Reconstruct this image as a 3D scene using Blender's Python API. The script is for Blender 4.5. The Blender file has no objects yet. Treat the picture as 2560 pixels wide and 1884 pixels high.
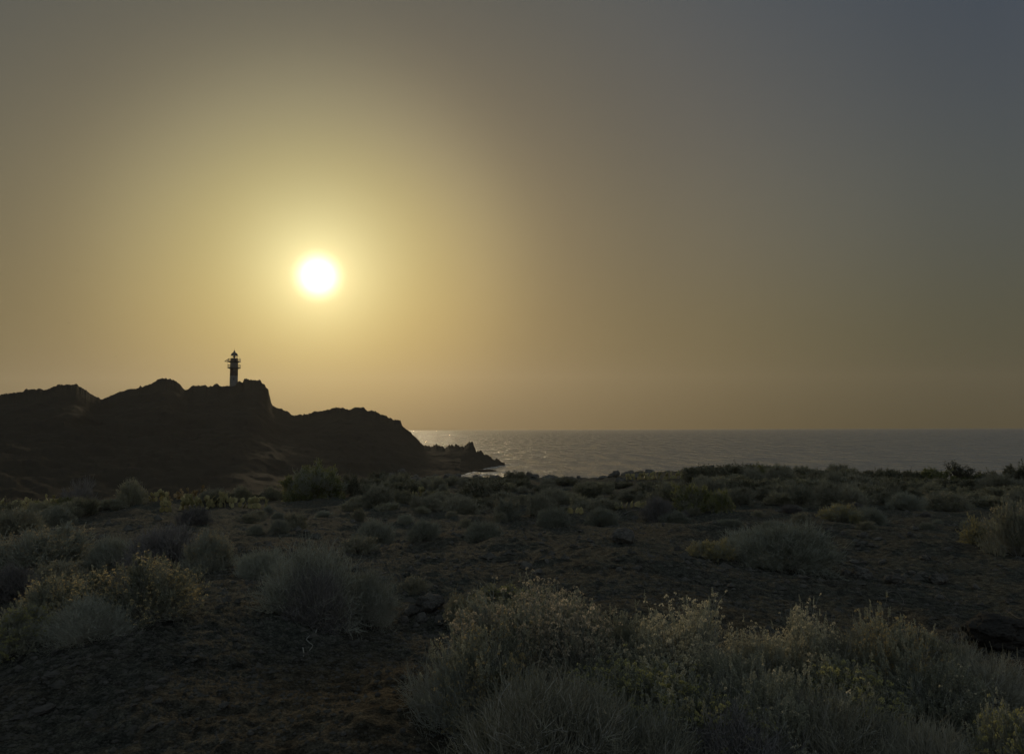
import bpy, math, random
import numpy as np
from mathutils import Vector, Matrix
C = bpy.context.scene.collection
SC = bpy.context.scene
R = math.radians
rng = np.random.default_rng(7)
random.seed(7)

# ------------------------------------------------------------------ camera
F = 1849.0                      # focal length in photo pixels (photo 2560 x 1884)
CAMZ = 19.0                     # metres above the sea
cd = bpy.data.cameras.new('camera'); cam = bpy.data.objects.new('camera', cd); C.objects.link(cam)
cd.sensor_fit = 'HORIZONTAL'; cd.sensor_width = 36; cd.lens = 36 * F / 2560
cd.clip_start = 0.05; cd.clip_end = 200000
ROT = Matrix.Rotation(R(90 + 4.0), 4, 'X') @ Matrix.Rotation(R(-0.2), 4, 'Z')
cam.matrix_world = Matrix.Translation((0, 0, CAMZ)) @ ROT
SC.camera = cam
ROT3 = np.array(ROT.to_3x3())

def ray(px, py):
    d = ROT3 @ np.array([(px - 1280) / F, (942 - py) / F, -1.0])
    return d / math.hypot(d[0], d[1])          # unit horizontal length

# ------------------------------------------------------------------ sun and sky
sd = ray(795, 690); sd = sd / np.linalg.norm(sd)
SUN_EL = math.asin(sd[2]); SUN_AZ = math.atan2(sd[0], sd[1])
sl = bpy.data.lights.new('sun', 'SUN'); so = bpy.data.objects.new('sun', sl); C.objects.link(so)
sl.energy = 0.9; sl.angle = R(4); sl.color = (1.0, 0.80, 0.52)
so.rotation_euler = Vector(sd).to_track_quat('Z', 'Y').to_euler()

w = bpy.data.worlds.new("World"); SC.world = w; w.use_nodes = True
nt = w.node_tree; N = nt.nodes; Lk = nt.links; N.clear()
def nd(t, **k):
    n = N.new(t)
    for a, b in k.items(): setattr(n, a, b)
    return n
def vmath(tree, op, a, b=None):
    n = tree.nodes.new('ShaderNodeVectorMath'); n.operation = op
    for i, s in enumerate((a, b)):
        if s is None: continue
        if isinstance(s, (tuple, list)): n.inputs[i].default_value = s
        else: tree.links.new(s, n.inputs[i])
    return n
def fmath(tree, op, a, b=None, c=None, clamp=False):
    n = tree.nodes.new('ShaderNodeMath'); n.operation = op; n.use_clamp = clamp
    for i, s in enumerate((a, b, c)):
        if s is None: continue
        if isinstance(s, (int, float)): n.inputs[i].default_value = s
        else: tree.links.new(s, n.inputs[i])
    return n.outputs[0]
def ramp(tree, fac, stops, interp='LINEAR'):
    n = tree.nodes.new('ShaderNodeValToRGB'); cr = n.color_ramp; cr.interpolation = interp
    while len(cr.elements) < len(stops): cr.elements.new(0.5)
    for e, (p, c) in zip(cr.elements, stops):
        e.position = p; e.color = (c[0], c[1], c[2], 1)
    tree.links.new(fac, n.inputs[0]); return n.outputs[0]
def mixc(tree, bt, fac, a, b):
    n = tree.nodes.new('ShaderNodeMix'); n.data_type = 'RGBA'; n.blend_type = bt
    for s, i in ((fac, 0), (a, 6), (b, 7)):
        if isinstance(s, (int, float)): n.inputs[i].default_value = s
        elif isinstance(s, (tuple, list)): n.inputs[i].default_value = (*s, 1)
        else: tree.links.new(s, n.inputs[i])
    return n.outputs[2]

tc = nd('ShaderNodeTexCoord')
dirn = vmath(nt, 'NORMALIZE', tc.outputs['Generated']).outputs[0]
dot = vmath(nt, 'DOT_PRODUCT', dirn, tuple(float(v) for v in sd)).outputs['Value']
ang = fmath(nt, 'MULTIPLY', fmath(nt, 'ARCCOSINE', fmath(nt, 'MINIMUM', dot, 0.9999999)), 180 / math.pi)  # degrees from the sun
sep = nd('ShaderNodeSeparateXYZ'); Lk.new(dirn, sep.inputs[0])
elev = fmath(nt, 'MULTIPLY', fmath(nt, 'ARCSINE', sep.outputs[2]), 180 / math.pi)
# dust aureole: colour by angle from the sun (0..90 degrees)
AUREOLE = [(0, (0.4973, 0.453, 0.1763)), (4, (0.4619, 0.4018, 0.154)), (8, (0.371, 0.3078, 0.1151)), (12, (0.2826, 0.231, 0.1012)), (17, (0.1683, 0.1378, 0.0711)), (23, (0.1271, 0.1111, 0.0671)), (30, (0.116, 0.1094, 0.0762)), (38, (0.0917, 0.0969, 0.0787)), (47, (0.0641, 0.0765, 0.0726)), (70, (0.15, 0.155, 0.146)), (110, (0.25, 0.256, 0.238)), (180, (0.29, 0.3, 0.28))]
def dense(kn, xs):
    # smooth (cubic hermite) version of the knots
    x = np.array([k[0] for k in kn], float); y = np.array([k[1] for k in kn], float)
    m = np.gradient(y, x, axis=0); res = []
    for q in xs:
        i = min(max(int(np.searchsorted(x, q)) - 1, 0), len(x) - 2); h = x[i + 1] - x[i]; t = (q - x[i]) / h
        v = (2 * t**3 - 3 * t**2 + 1) * y[i] + (t**3 - 2 * t**2 + t) * h * m[i] + (-2 * t**3 + 3 * t**2) * y[i + 1] + (t**3 - t**2) * h * m[i + 1]
        res.append(tuple(float(u) for u in v))
    return res
AX = [0, 1.5, 3, 4, 5, 6, 7, 8, 9.5, 11, 12.5, 14, 15.5, 17, 19, 21, 23, 25, 27.5, 30, 33, 36, 40, 44, 48, 53, 60, 70, 90, 110, 140, 180]
glow = ramp(nt, fmath(nt, 'DIVIDE', ang, 180, clamp=True), [(a / 180, c) for a, c in zip(AX, dense(AUREOLE, AX))])
TINT = [(0, (0.6547, 0.4721, 0.1781)), (0.15, (0.9104, 0.8046, 0.526)), (0.35, (0.9137, 0.9283, 0.9317)), (0.6, (0.6997, 0.7931, 1.0705)), (0.9, (0.5423, 0.6874, 1.0005)), (1, (0.54, 0.6642, 0.81))]
TX = [i / 29 for i in range(30)]
tint = ramp(nt, fmath(nt, 'DIVIDE', elev, 40, clamp=True),
            list(zip(TX, dense(TINT, TX))))
glow = mixc(nt, 'MULTIPLY', 1.0, glow, tint)
# sky colour scaled down left of the sun and up to its right
azr = fmath(nt, 'DIVIDE', fmath(nt, 'ADD', fmath(nt, 'MULTIPLY', fmath(nt, 'ARCTAN2', sep.outputs[0], sep.outputs[1]), 180 / math.pi), 180), 360)
side = ramp(nt, azr, [((a + 180) / 360, c) for a, c in ((-180, (1, 1, 1)), (-60, (.88, .91, .93)), (-37, (.88, .91, .93)), (-28, (.91, .94, .95)), (-16, (1, 1, 1)), (-6, (1.10, 1.04, 1.02)), (4, (1.16, 1.08, 1.04)),
             (14, (1.13, 1.05, 1.03)), (25, (1.13, 1.05, 1.02)), (45, (1.14, 1.05, 1.02)), (180, (1, 1, 1)))])
glow = mixc(nt, 'MULTIPLY', 1.0, glow, side)
# blown-out sun and its bright rim
disc = fmath(nt, 'SUBTRACT', 1.0, fmath(nt, 'DIVIDE', fmath(nt, 'SUBTRACT', ang, 0.0), 2.4, clamp=True), clamp=True)
disc = fmath(nt, 'MULTIPLY', fmath(nt, 'POWER', disc, 2.6), 4.0)
halo = fmath(nt, 'MULTIPLY', fmath(nt, 'EXPONENT', fmath(nt, 'DIVIDE', ang, -2.3)), 1.1)
def scalecol(col, fac):
    n = nt.nodes.new('ShaderNodeVectorMath'); n.operation = 'SCALE'
    n.inputs[0].default_value = col; Lk.new(fac, n.inputs['Scale']); return n.outputs[0]
s1 = vmath(nt, 'ADD', scalecol((1, .98, .86), disc), scalecol((1, .9, .5), halo)).outputs[0]
s2 = vmath(nt, 'ADD', glow, s1).outputs[0]
sky = nd('ShaderNodeTexSky', sky_type='NISHITA'); sky.sun_disc = False
sky.sun_elevation = SUN_EL; sky.sun_rotation = SUN_AZ; sky.dust_density = 6; sky.air_density = 1.2; sky.altitude = 20
bg1 = nd('ShaderNodeBackground'); Lk.new(sky.outputs[0], bg1.inputs[0]); bg1.inputs[1].default_value = 0.0021
bg2 = nd('ShaderNodeBackground'); Lk.new(s2, bg2.inputs[0]); bg2.inputs[1].default_value = 1.0
add = nd('ShaderNodeAddShader'); Lk.new(bg1.outputs[0], add.inputs[0]); Lk.new(bg2.outputs[0], add.inputs[1])
out = nd('ShaderNodeOutputWorld'); Lk.new(add.outputs[0], out.inputs[0])

SC.view_settings.view_transform = 'Standard'; SC.view_settings.look = 'None'
SC.view_settings.exposure = 0; SC.view_settings.gamma = 1; SC.view_settings.use_curve_mapping = False

# ------------------------------------------------------------------ helpers
def tag(o, label=None, cat=None, group=None, kind=None):
    if label: o['label'] = label
    if cat: o['category'] = cat
    if group: o['group'] = group
    if kind: o['kind'] = kind
    return o

def mk_mesh(name, V, faces, mats, smooth=False):
    """V (n,3); faces: list of int arrays (m,k) or one; mats list"""
    me = bpy.data.meshes.new(name)
    V = np.ascontiguousarray(V, dtype=np.float32)
    if not isinstance(faces, list): faces = [faces]
    faces = [f for f in faces if len(f)]
    me.vertices.add(len(V)); me.vertices.foreach_set('co', V.ravel())
    nl = sum(f.size for f in faces); nf = sum(len(f) for f in faces)
    me.loops.add(nl); me.loops.foreach_set('vertex_index', np.concatenate([f.ravel() for f in faces]).astype(np.int32))
    tot = np.concatenate([np.full(len(f), f.shape[1]) for f in faces]).astype(np.int32)
    st = np.concatenate([[0], np.cumsum(tot)[:-1]]).astype(np.int32)
    me.polygons.add(nf); me.polygons.foreach_set('loop_start', st); me.polygons.foreach_set('loop_total', tot)
    me.polygons.foreach_set('use_smooth', np.full(nf, smooth))
    me.update(calc_edges=True)
    for m in (mats if isinstance(mats, (list, tuple)) else [mats]): me.materials.append(m)
    return me

def link(name, me, parent=None, loc=(0, 0, 0)):
    o = bpy.data.objects.new(name, me); C.objects.link(o); o.parent = parent; o.location = loc
    return o

def _h(ix, iy, iz, s):
    n = (ix * 374761393 + iy * 668265263 + iz * 2147483647 * 3 + s * 974711) & 0xffffffff
    n = ((n ^ (n >> 13)) * 1274126177) & 0xffffffff
    n = ((n ^ (n >> 15)) * 2246822519) & 0xffffffff
    return ((n ^ (n >> 16)) & 0xffff) / 32767.5 - 1.0
def vnoise(x, y, z=None, s=0):
    x = np.asarray(x, float); y = np.asarray(y, float)
    x0 = np.floor(x).astype(np.int64); y0 = np.floor(y).astype(np.int64)
    fx = x - x0; fy = y - y0; ux = fx * fx * fx * (fx * (fx * 6 - 15) + 10); uy = fy * fy * fy * (fy * (fy * 6 - 15) + 10)
    if z is None:
        z0 = 0
        a = _h(x0, y0, z0, s); b = _h(x0 + 1, y0, z0, s); c = _h(x0, y0 + 1, z0, s); d = _h(x0 + 1, y0 + 1, z0, s)
        return a + (b - a) * ux + (c - a) * uy + (a - b - c + d) * ux * uy
    z = np.asarray(z, float); z0 = np.floor(z).astype(np.int64); fz = z - z0; uz = fz * fz * (3 - 2 * fz)
    def pl(zz):
        a = _h(x0, y0, zz, s); b = _h(x0 + 1, y0, zz, s); c = _h(x0, y0 + 1, zz, s); d = _h(x0 + 1, y0 + 1, zz, s)
        return a + (b - a) * ux + (c - a) * uy + (a - b - c + d) * ux * uy
    lo = pl(z0); hi = pl(z0 + 1)
    return lo + (hi - lo) * uz
def fbm(x, y, z=None, oct=4, s=0, gain=.5):
    t = 0; a = 1.0; f = 1.0
    for i in range(oct):
        t = t + a * vnoise(np.asarray(x) * f + i * 17.3, np.asarray(y) * f + i * 9.1, None if z is None else np.asarray(z) * f + i * 5.7, s + i)
        a *= gain; f *= 2.03
    return t

# ------------------------------------------------------------------ materials
def newmat(name):
    m = bpy.data.materials.new(name); m.use_nodes = True
    t = m.node_tree; b = t.nodes['Principled BSDF']; return m, t, b
def noise(t, scale, detail=6, rough=.6, vec=None, dist=0.0):
    n = t.nodes.new('ShaderNodeTexNoise'); n.inputs['Scale'].default_value = scale
    n.inputs['Detail'].default_value = detail; n.inputs['Roughness'].default_value = rough
    n.inputs['Distortion'].default_value = dist
    if vec is not None: t.links.new(vec, n.inputs['Vector'])
    return n.outputs['Fac']
def pos(t): return t.nodes.new('ShaderNodeNewGeometry').outputs['Position']
def bump(t, b, hgt, strength=.6, distn=.02):
    n = t.nodes.new('ShaderNodeBump'); n.inputs['Strength'].default_value = strength; n.inputs['Distance'].default_value = distn
    t.links.new(hgt, n.inputs['Height']); t.links.new(n.outputs[0], b.inputs['Normal']); return n

RED = (-.75, 4.9, CAMZ - 1.65)
def ground_mat():
    m, t, b = newmat('volcanic_soil'); p = pos(t)
    a = ramp(t, noise(t, .45, 5, .6, p), [(.3, (.082, .088, .074)), (.5, (.094, .094, .076)), (.68, (.110, .098, .074))])
    g = ramp(t, noise(t, 9, 8, .75, p), [(.32, (.22, .22, .23)), (.5, (.85, .85, .85)), (.68, (1.8, 1.75, 1.65))])  # soil grain; contrast raised to stand in for relief shading under even light
    c = mixc(t, 'MULTIPLY', 1.0, a, g)
    g2 = ramp(t, noise(t, 60, 4, .8, p), [(.33, (.35, .35, .35)), (.5, (1, 1, 1)), (.68, (2.0, 1.97, 1.9))])  # finer grain, shading contrast painted in likewise
    c = mixc(t, 'MULTIPLY', 1.0, c, g2)
    # a patch of redder earth beside the thicket
    dv = t.nodes.new('ShaderNodeVectorMath'); dv.operation = 'DISTANCE'; t.links.new(p, dv.inputs[0]); dv.inputs[1].default_value = RED
    rf = fmath(t, 'SUBTRACT', 1.0, fmath(t, 'DIVIDE', fmath(t, 'ADD', dv.outputs['Value'], fmath(t, 'MULTIPLY', noise(t, 2.2, 5, .7, p), .9)), 2.1, clamp=True), clamp=True)
    c = mixc(t, 'MULTIPLY', fmath(t, 'MULTIPLY', rf, .9, clamp=True), c, (1.45, .98, .66))
    v = t.nodes.new('ShaderNodeTexVoronoi'); v.inputs['Scale'].default_value = 22; t.links.new(p, v.inputs['Vector'])
    peb = fmath(t, 'LESS_THAN', v.outputs['Distance'], .16)
    pick = t.nodes.new('ShaderNodeSeparateColor'); t.links.new(v.outputs['Color'], pick.inputs[0])
    peb = fmath(t, 'MULTIPLY', peb, fmath(t, 'GREATER_THAN', pick.outputs[0], .72))
    c = mixc(t, 'MIX', peb, c, (.13, .12, .105))
    t.links.new(c, b.inputs['Base Color']); b.inputs['Roughness'].default_value = 1; b.inputs['Specular IOR Level'].default_value = .03
    h = fmath(t, 'ADD', noise(t, 7, 10, .72, p), fmath(t, 'MULTIPLY', noise(t, 45, 5, .7, p), .35))
    bump(t, b, h, .9, .10)
    return m
def rock_mat(name, c1, c2, sc=2.0, bd=.08):
    m, t, b = newmat(name); p = pos(t)
    c = ramp(t, noise(t, sc, 9, .7, p), [(.3, c1), (.7, c2)])
    t.links.new(c, b.inputs['Base Color']); b.inputs['Roughness'].default_value = 1; b.inputs['Specular IOR Level'].default_value = .05
    bump(t, b, noise(t, sc * 4, 10, .75, p), .8, bd); return m
def leaf_mat(name, c1, c2, trans=.35, sc=14, rough=.7):
    m, t, b = newmat(name); tcn = t.nodes.new('ShaderNodeTexCoord'); oi = t.nodes.new('ShaderNodeObjectInfo')
    n1 = noise(t, sc, 3, .7, tcn.outputs['Object'])
    f = fmath(t, 'ADD', n1, fmath(t, 'MULTIPLY', fmath(t, 'SUBTRACT', oi.outputs['Random'], .5), .25))
    c = ramp(t, f, [(.32, c1), (.68, c2)])
    t.links.new(c, b.inputs['Base Color']); b.inputs['Roughness'].default_value = rough; b.inputs['Specular IOR Level'].default_value = .2
    tr = t.nodes.new('ShaderNodeBsdfTranslucent'); t.links.new(c, tr.inputs[0])
    mx = t.nodes.new('ShaderNodeMixShader'); mx.inputs[0].default_value = trans
    t.links.new(b.outputs[0], mx.inputs[1]); t.links.new(tr.outputs[0], mx.inputs[2])
    t.links.new(mx.outputs[0], t.nodes['Material Output'].inputs[0]); return m
def plain(name, col, rough=.6, metal=0.0, sc=3):
    m, t, b = newmat(name); p = pos(t)
    c = ramp(t, noise(t, sc, 6, .65, p), [(.3, tuple(v * .75 for v in col)), (.65, col)])
    t.links.new(c, b.inputs['Base Color']); b.inputs['Roughness'].default_value = rough; b.inputs['Metallic'].default_value = metal; return m

M = {}
M['soil'] = ground_mat()
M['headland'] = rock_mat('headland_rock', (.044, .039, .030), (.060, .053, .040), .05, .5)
M['rock'] = rock_mat('basalt_stone', (.075, .072, .064), (.23, .22, .19), 5)
M['boulder'] = rock_mat('dark_boulder', (.04, .038, .034), (.095, .09, .08), 4)
M['gravel'] = rock_mat('gravel_grit', (.075, .074, .064), (.21, .20, .17), 9)
M['rock_pale'] = rock_mat('pale_stone', (.10, .095, .085), (.21, .20, .175), 7)
M['bark'] = leaf_mat('grey_bark', (.22, .215, .18), (.44, .43, .37), .0, 20, .9)
M['bark_dark'] = leaf_mat('dark_bark', (0.098, 0.091, 0.085), (0.195, 0.182, 0.156), .0, 20, .9)
M['twig'] = leaf_mat('twig', (.22, .23, .18), (.44, .45, .36), .15, 12, .85)
M['twig_purple'] = leaf_mat('dead_twig_bark', (.14, .133, .125), (.29, .275, .255), .1, 12, .85)
M['leaf_grey'] = leaf_mat('grey_green_leaf', (.205, .215, .155), (.50, .495, .37), .35, 4)
M['leaf_green'] = leaf_mat('green_leaf', (.10, .13, .045), (.30, .30, .12), .4, 3)
M['leaf_yellow'] = leaf_mat('yellow_green_leaf', (.25, .235, .11), (.50, .43, .20), .45, 5)
M['leaf_dark'] = leaf_mat('dark_leaf', (.085, .09, .055), (.19, .19, .125), .25, 3)
M['leaf_far'] = leaf_mat('far_grey_leaf', (.19, .19, .12), (.42, .41, .27), .3, 2.5)
M['twig_far'] = leaf_mat('far_twig', (.20, .20, .145), (.40, .385, .29), .1, 5, .85)
M['flower_gold'] = leaf_mat('golden_flower_head', (.42, .35, .19), (.76, .62, .34), .5, 6)
M['flower_dull'] = leaf_mat('dull_flower_head', (.26, .23, .15), (.50, .43, .29), .4, 6)
M['flower_tan'] = leaf_mat('dry_flower_head', (.44, .41, .29), (.88, .80, .58), .5, 6)
M['flower_yellow'] = leaf_mat('yellow_flower_head', (.34, .34, .14), (.62, .58, .27), .4, 6)
M['flower_pink'] = leaf_mat('cream_flower_head', (.44, .39, .29), (.90, .77, .58), .5, 6)
M['pad'] = leaf_mat('cactus_pad', (.28, .27, .13), (.55, .49, .25), .3, 3, .5)
M['pad_red'] = leaf_mat('reddish_cactus_pad', (.25, .20, .09), (.46, .33, .17), .28, 3, .5)
M['paint_white'] = plain('white_painted_wall', (.17, .17, .165), .6, 0, 1.2)
M['paint_red'] = plain('red_painted_wall', (.05, .03, .025), .6, 0, 1.2)
M['metal'] = plain('dark_metal', (.09, .09, .09), .45, .6)
M['bird'] = plain('gull_feather', (.12, .11, .10), .8)
def glass():
    m, t, b = newmat('lantern_glass'); b.inputs['Base Color'].default_value = (.92, .95, .94, 1); b.inputs['Roughness'].default_value = .02
    b.inputs['Transmission Weight'].default_value = 1; b.inputs['IOR'].default_value = 1.05; b.inputs['Alpha'].default_value = .35; return m
M['glass'] = glass()

# ------------------------------------------------------------------ terrain
RX = [-6000, -1200, -400, 0, 250, 450, 600, 760, 860, 920, 1000, 1100, 1300, 1500, 1560, 1620, 1750, 1850, 1950, 2100, 2300, 2560, 3200, 6000]
RY = [1265, 1258, 1252, 1247, 1246, 1236, 1231, 1230, 1218, 1205, 1191, 1192, 1194, 1194, 1188, 1178, 1168, 1168, 1178, 1190, 1197, 1198, 1200, 1205]
RR = [50, 50, 48, 46, 46, 46, 47, 50, 54, 58, 62, 64, 68, 70, 70, 70, 70, 70, 70, 70, 72, 74, 78, 80]
RAZ = np.arctan((np.array(RX) - 1280) / F)
BD = np.array([0, 3, 5, 8, 14, 25, 45, 70, 80]); BZ = -np.array([1.62, 1.62, 1.68, 1.93, 2.5, 3.2, 4.2, 5.0, 5.3])
def sstep(a, b, x):
    t = np.clip((x - a) / (b - a), 0, 1); return t * t * (3 - 2 * t)
def smooth_interp(x, xp, fp):
    x = np.asarray(x, float)
    return (np.interp(x - .04, xp, fp) + np.interp(x - .013, xp, fp) + np.interp(x + .013, xp, fp) + np.interp(x + .04, xp, fp)) / 4
def pix(px, d):     # world x,y of a photo column at distance d (for placing hummocks)
    a = math.atan((px - 1280) / F); return (math.sin(a) * d, math.cos(a) * d)
HUM = [(pix(1500, 12.5), 2.6, .30), (pix(1850, 15), 2.5, .22), (pix(320, 7.2), 1.6, .16), (pix(60, 6.8), 1.5, .12), (pix(780, 8.2), 1.3, .16),
       (pix(650, 14.0), 2.0, .20), (pix(1100, 17), 3.0, .20), (pix(2300, 20), 3.5, .25), (pix(250, 20), 3.5, .35), (pix(450, 29), 4, .35),
       (pix(150, 3.4), 1.0, -.10), (pix(1150, 7.6), 1.1, -.14), (pix(2150, 9.5), 1.8, -.16), (pix(1200, 26), 4, -.25), (pix(1000, 12), 1.5, -.12)]
def ground_z(x, y, fine=True):
    x = np.asarray(x, float); y = np.asarray(y, float)
    d = np.hypot(x, y); az = np.arctan2(x, y)
    rr = smooth_interp(az, RAZ, RR); ry = np.interp(az, RAZ, RY)
    base = np.interp(d, BD, BZ)
    dr = -(ry - 1071.5) / F * rr
    z = base + sstep(18, 1.0, rr * 0 + np.clip((rr - d) / (rr - 18), 0, 1) * 17 + 1) * (dr - np.interp(rr, BD, BZ))
    env = sstep(3, 18, d)
    z = z + env * (.27 * fbm(x / 5.2, y / 5.2, oct=2, s=3)) * (1 - .6 * sstep(40, 60, d)) + .10 * sstep(1, 6, d) * fbm(x / 1.3, y / 1.3, oct=2, s=11)
    for (hx, hy), s_, a_ in HUM: z = z + a_ * np.exp(-((x - hx) ** 2 + (y - hy) ** 2) / (2 * s_ * s_ * .5))
    over = np.maximum(d - rr, 0)
    zf = np.minimum(z, z - .06 * over - .0065 * over ** 2)
    rough = (.28 * np.abs(fbm(x / 2.3, y / 2.3, oct=4, s=21))) * sstep(-12, -2, d - rr) * sstep(40, 10, d - rr)
    zf = zf + rough * .75 - .12 * sstep(-12, -2, d - rr)
    zf = np.maximum(zf, -25)
    back = z + sstep(60, 400, d) * 30 + sstep(200, 3000, d) * 260 * (1 + .3 * fbm(x / 500, y / 500, oct=3, s=5)) - over * 0
    wb = sstep(1.5, 2.0, np.abs(az))
    z = zf * (1 - wb) + back * wb
    if fine:
        z = z + .022 * sstep(.5, 3, d) * fbm(x / .42, y / .42, oct=2, s=31)
        z = z + .016 * fbm(x / .13, y / .13, oct=3, s=41, gain=.62) * sstep(120, 30, d)
        rill = np.abs(vnoise((x + .4 * y) / .8, (y - .25 * x) / .22, s=51))
        z = z - .018 * rill * sstep(30, 8, d)
    return z + CAMZ

def at(px, py, dmin=1.5, dmax=76):
    """the ground point seen at a photo pixel"""
    r = ray(px, py); ds = np.exp(np.linspace(math.log(dmin), math.log(dmax), 500))
    x = r[0] * ds; y = r[1] * ds; z = CAMZ + r[2] * ds
    g = ground_z(x, y); hit = np.where(z <= g)[0]
    i = hit[0] if len(hit) else int(np.argmin(z - g))
    return float(x[i]), float(y[i]), float(g[i]), float(ds[i])
def gz(x, y): return float(ground_z(np.array([x]), np.array([y]))[0])

def build_ground():
    azf = np.radians(np.arange(-43, 43.01, .14))
    azc = np.radians(np.concatenate([np.arange(45, 180, 3.0), [180]])); az = np.concatenate([-azc[::-1], azf, azc])
    d = np.concatenate([[.02, .3, .6, .9], np.exp(np.linspace(math.log(1.2), math.log(130), 880)), np.exp(np.linspace(math.log(136), math.log(6000), 40))])
    A, D = np.meshgrid(az, d, indexing='ij'); X = np.sin(A) * D; Y = np.cos(A) * D
    Z = ground_z(X, Y)
    V = np.stack([X, Y, Z], -1).reshape(-1, 3); n, m = A.shape
    i = np.arange(n - 1)[:, None] * m + np.arange(m - 1)[None, :]
    Fc = np.stack([i, i + 1, i + m + 1, i + m], -1).reshape(-1, 4)
    o = link('ground', mk_mesh('ground', V, Fc[:, ::-1], M['soil'], True)); tag(o, kind='structure')
build_ground()

# ------------------------------------------------------------------ sea
def build_sea():
    m, t, b = newmat('sea_water'); p = pos(t)
    b.inputs['Base Color'].default_value = (.235, .228, .218, 1); b.inputs['Roughness'].default_value = .28; b.inputs['IOR'].default_value = 1.5
    mp = t.nodes.new('ShaderNodeMapping'); t.links.new(p, mp.inputs[0]); mp.inputs['Scale'].default_value = (.55, 1.0, 1); mp.inputs['Rotation'].default_value = (0, 0, .12)
    n1 = noise(t, .09, 4, .55, mp.outputs[0]); n2 = noise(t, .45, 4, .6, mp.outputs[0]); n3 = noise(t, .012, 3, .6, mp.outputs[0])
    h = fmath(t, 'ADD', fmath(t, 'MULTIPLY', n1, 3.2), fmath(t, 'MULTIPLY', n2, 1.0))
    mp2 = t.nodes.new('ShaderNodeMapping'); t.links.new(p, mp2.inputs[0]); mp2.inputs['Scale'].default_value = (.5, 1.0, 1)
    h = fmath(t, 'ADD', h, fmath(t, 'MULTIPLY', noise(t, .03, 7, .58, mp2.outputs[0]), 6.0))
    bump(t, b, h, 1.0, 2.2)
    mp3 = t.nodes.new('ShaderNodeMapping'); t.links.new(p, mp3.inputs[0]); mp3.inputs['Scale'].default_value = (1, .13, 1); mp3.inputs['Rotation'].default_value = (0, 0, .05)
    chop = noise(t, .10, 9, .78, mp3.outputs[0])
    t.links.new(ramp(t, chop, [(.38, (.42, .42, .42)), (.62, (.16, .16, .16))]), b.inputs['Roughness'])
    t.links.new(ramp(t, chop, [(.40, (.22, .22, .22)), (.5, (.6, .6, .6)), (.62, (1, 1, 1))]), b.inputs['Specular IOR Level'])
    d = np.concatenate([[20], np.exp(np.linspace(math.log(120), math.log(12000), 120))]); az = np.radians(np.arange(-180, 180.1, 3))
    A, D = np.meshgrid(az, d, indexing='ij'); n, mm = A.shape
    V = np.stack([np.sin(A) * D, np.cos(A) * D, 0 * A], -1).reshape(-1, 3)
    i = np.arange(n - 1)[:, None] * mm + np.arange(mm - 1)[None, :]
    Fc = np.stack([i + mm, i + mm + 1, i + 1, i], -1).reshape(-1, 4)
    tag(link('sea', mk_mesh('sea', V, Fc, m, True)), kind='structure')
build_sea()

# ------------------------------------------------------------------ headland
SIL = [(-1500, 1040), (-1200, 1010), (-900, 960), (-700, 975), (-450, 1000), (-250, 990), (-120, 992), (0, 985), (31, 980), (59, 978.6), (67, 973), (93, 971.7), (118, 973), (134, 965), (150, 961), (171, 960), (195, 961.4), (200, 967), (215, 975), (231, 986), (246, 994.5), (257, 996), (265, 992), (271, 993.5), (274, 988), (290, 982.6), (312, 976), (330, 971), (349, 969), (365, 963), (377, 959), (393, 950), (408, 944), (415, 944), (419, 947), (433, 948), (440, 950.5), (446, 959), (455, 968), (460, 972), (465, 972), (480, 966), (502, 964), (504, 961.5), (519, 966.4), (532, 962.5), (541, 957), (548, 960), (554, 965.4), (564, 966), (573, 964.5), (590, 960), (594, 954.5), (598, 952.7), (607, 955.6), (611, 946.8), (622, 947.3), (637, 949.3), (651, 952), (658, 960), (662, 962), (664.6, 969.4), (671, 976), (673, 988), (678, 1007.6), (693, 1020), (718, 1029), (730, 1038), (756, 1034.7), (781, 1031), (812, 1026), (837, 1020), (859, 1019.4), (865, 1024), (877, 1022), (887, 1018.5), (909, 1020), (918, 1025.7), (940, 1029), (952, 1035.6), (974, 1042), (983, 1048), (1001, 1053), (1005, 1061.5), (1015, 1073), (1021, 1078), (1033, 1085.5), (1040, 1093), (1049, 1104), (1060, 1115), (1074, 1115), (1093, 1113.6), (1107, 1115), (1111, 1118), (1121, 1112.6), (1133, 1117), (1161, 1116), (1171, 1107), (1181, 1107), (1188, 1118), (1191, 1129), (1202, 1127), (1214, 1132), (1230, 1143), (1248, 1151), (1262, 1163), (1268, 1172)]
HX = np.array([p[0] for p in SIL], float); HY = np.array([p[1] for p in SIL], float)
def headland_dist(px): return np.interp(px, [-1500, -700, 0, 585, 900, 1100, 1262], [330, 360, 385, 409, 402, 392, 384])
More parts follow.
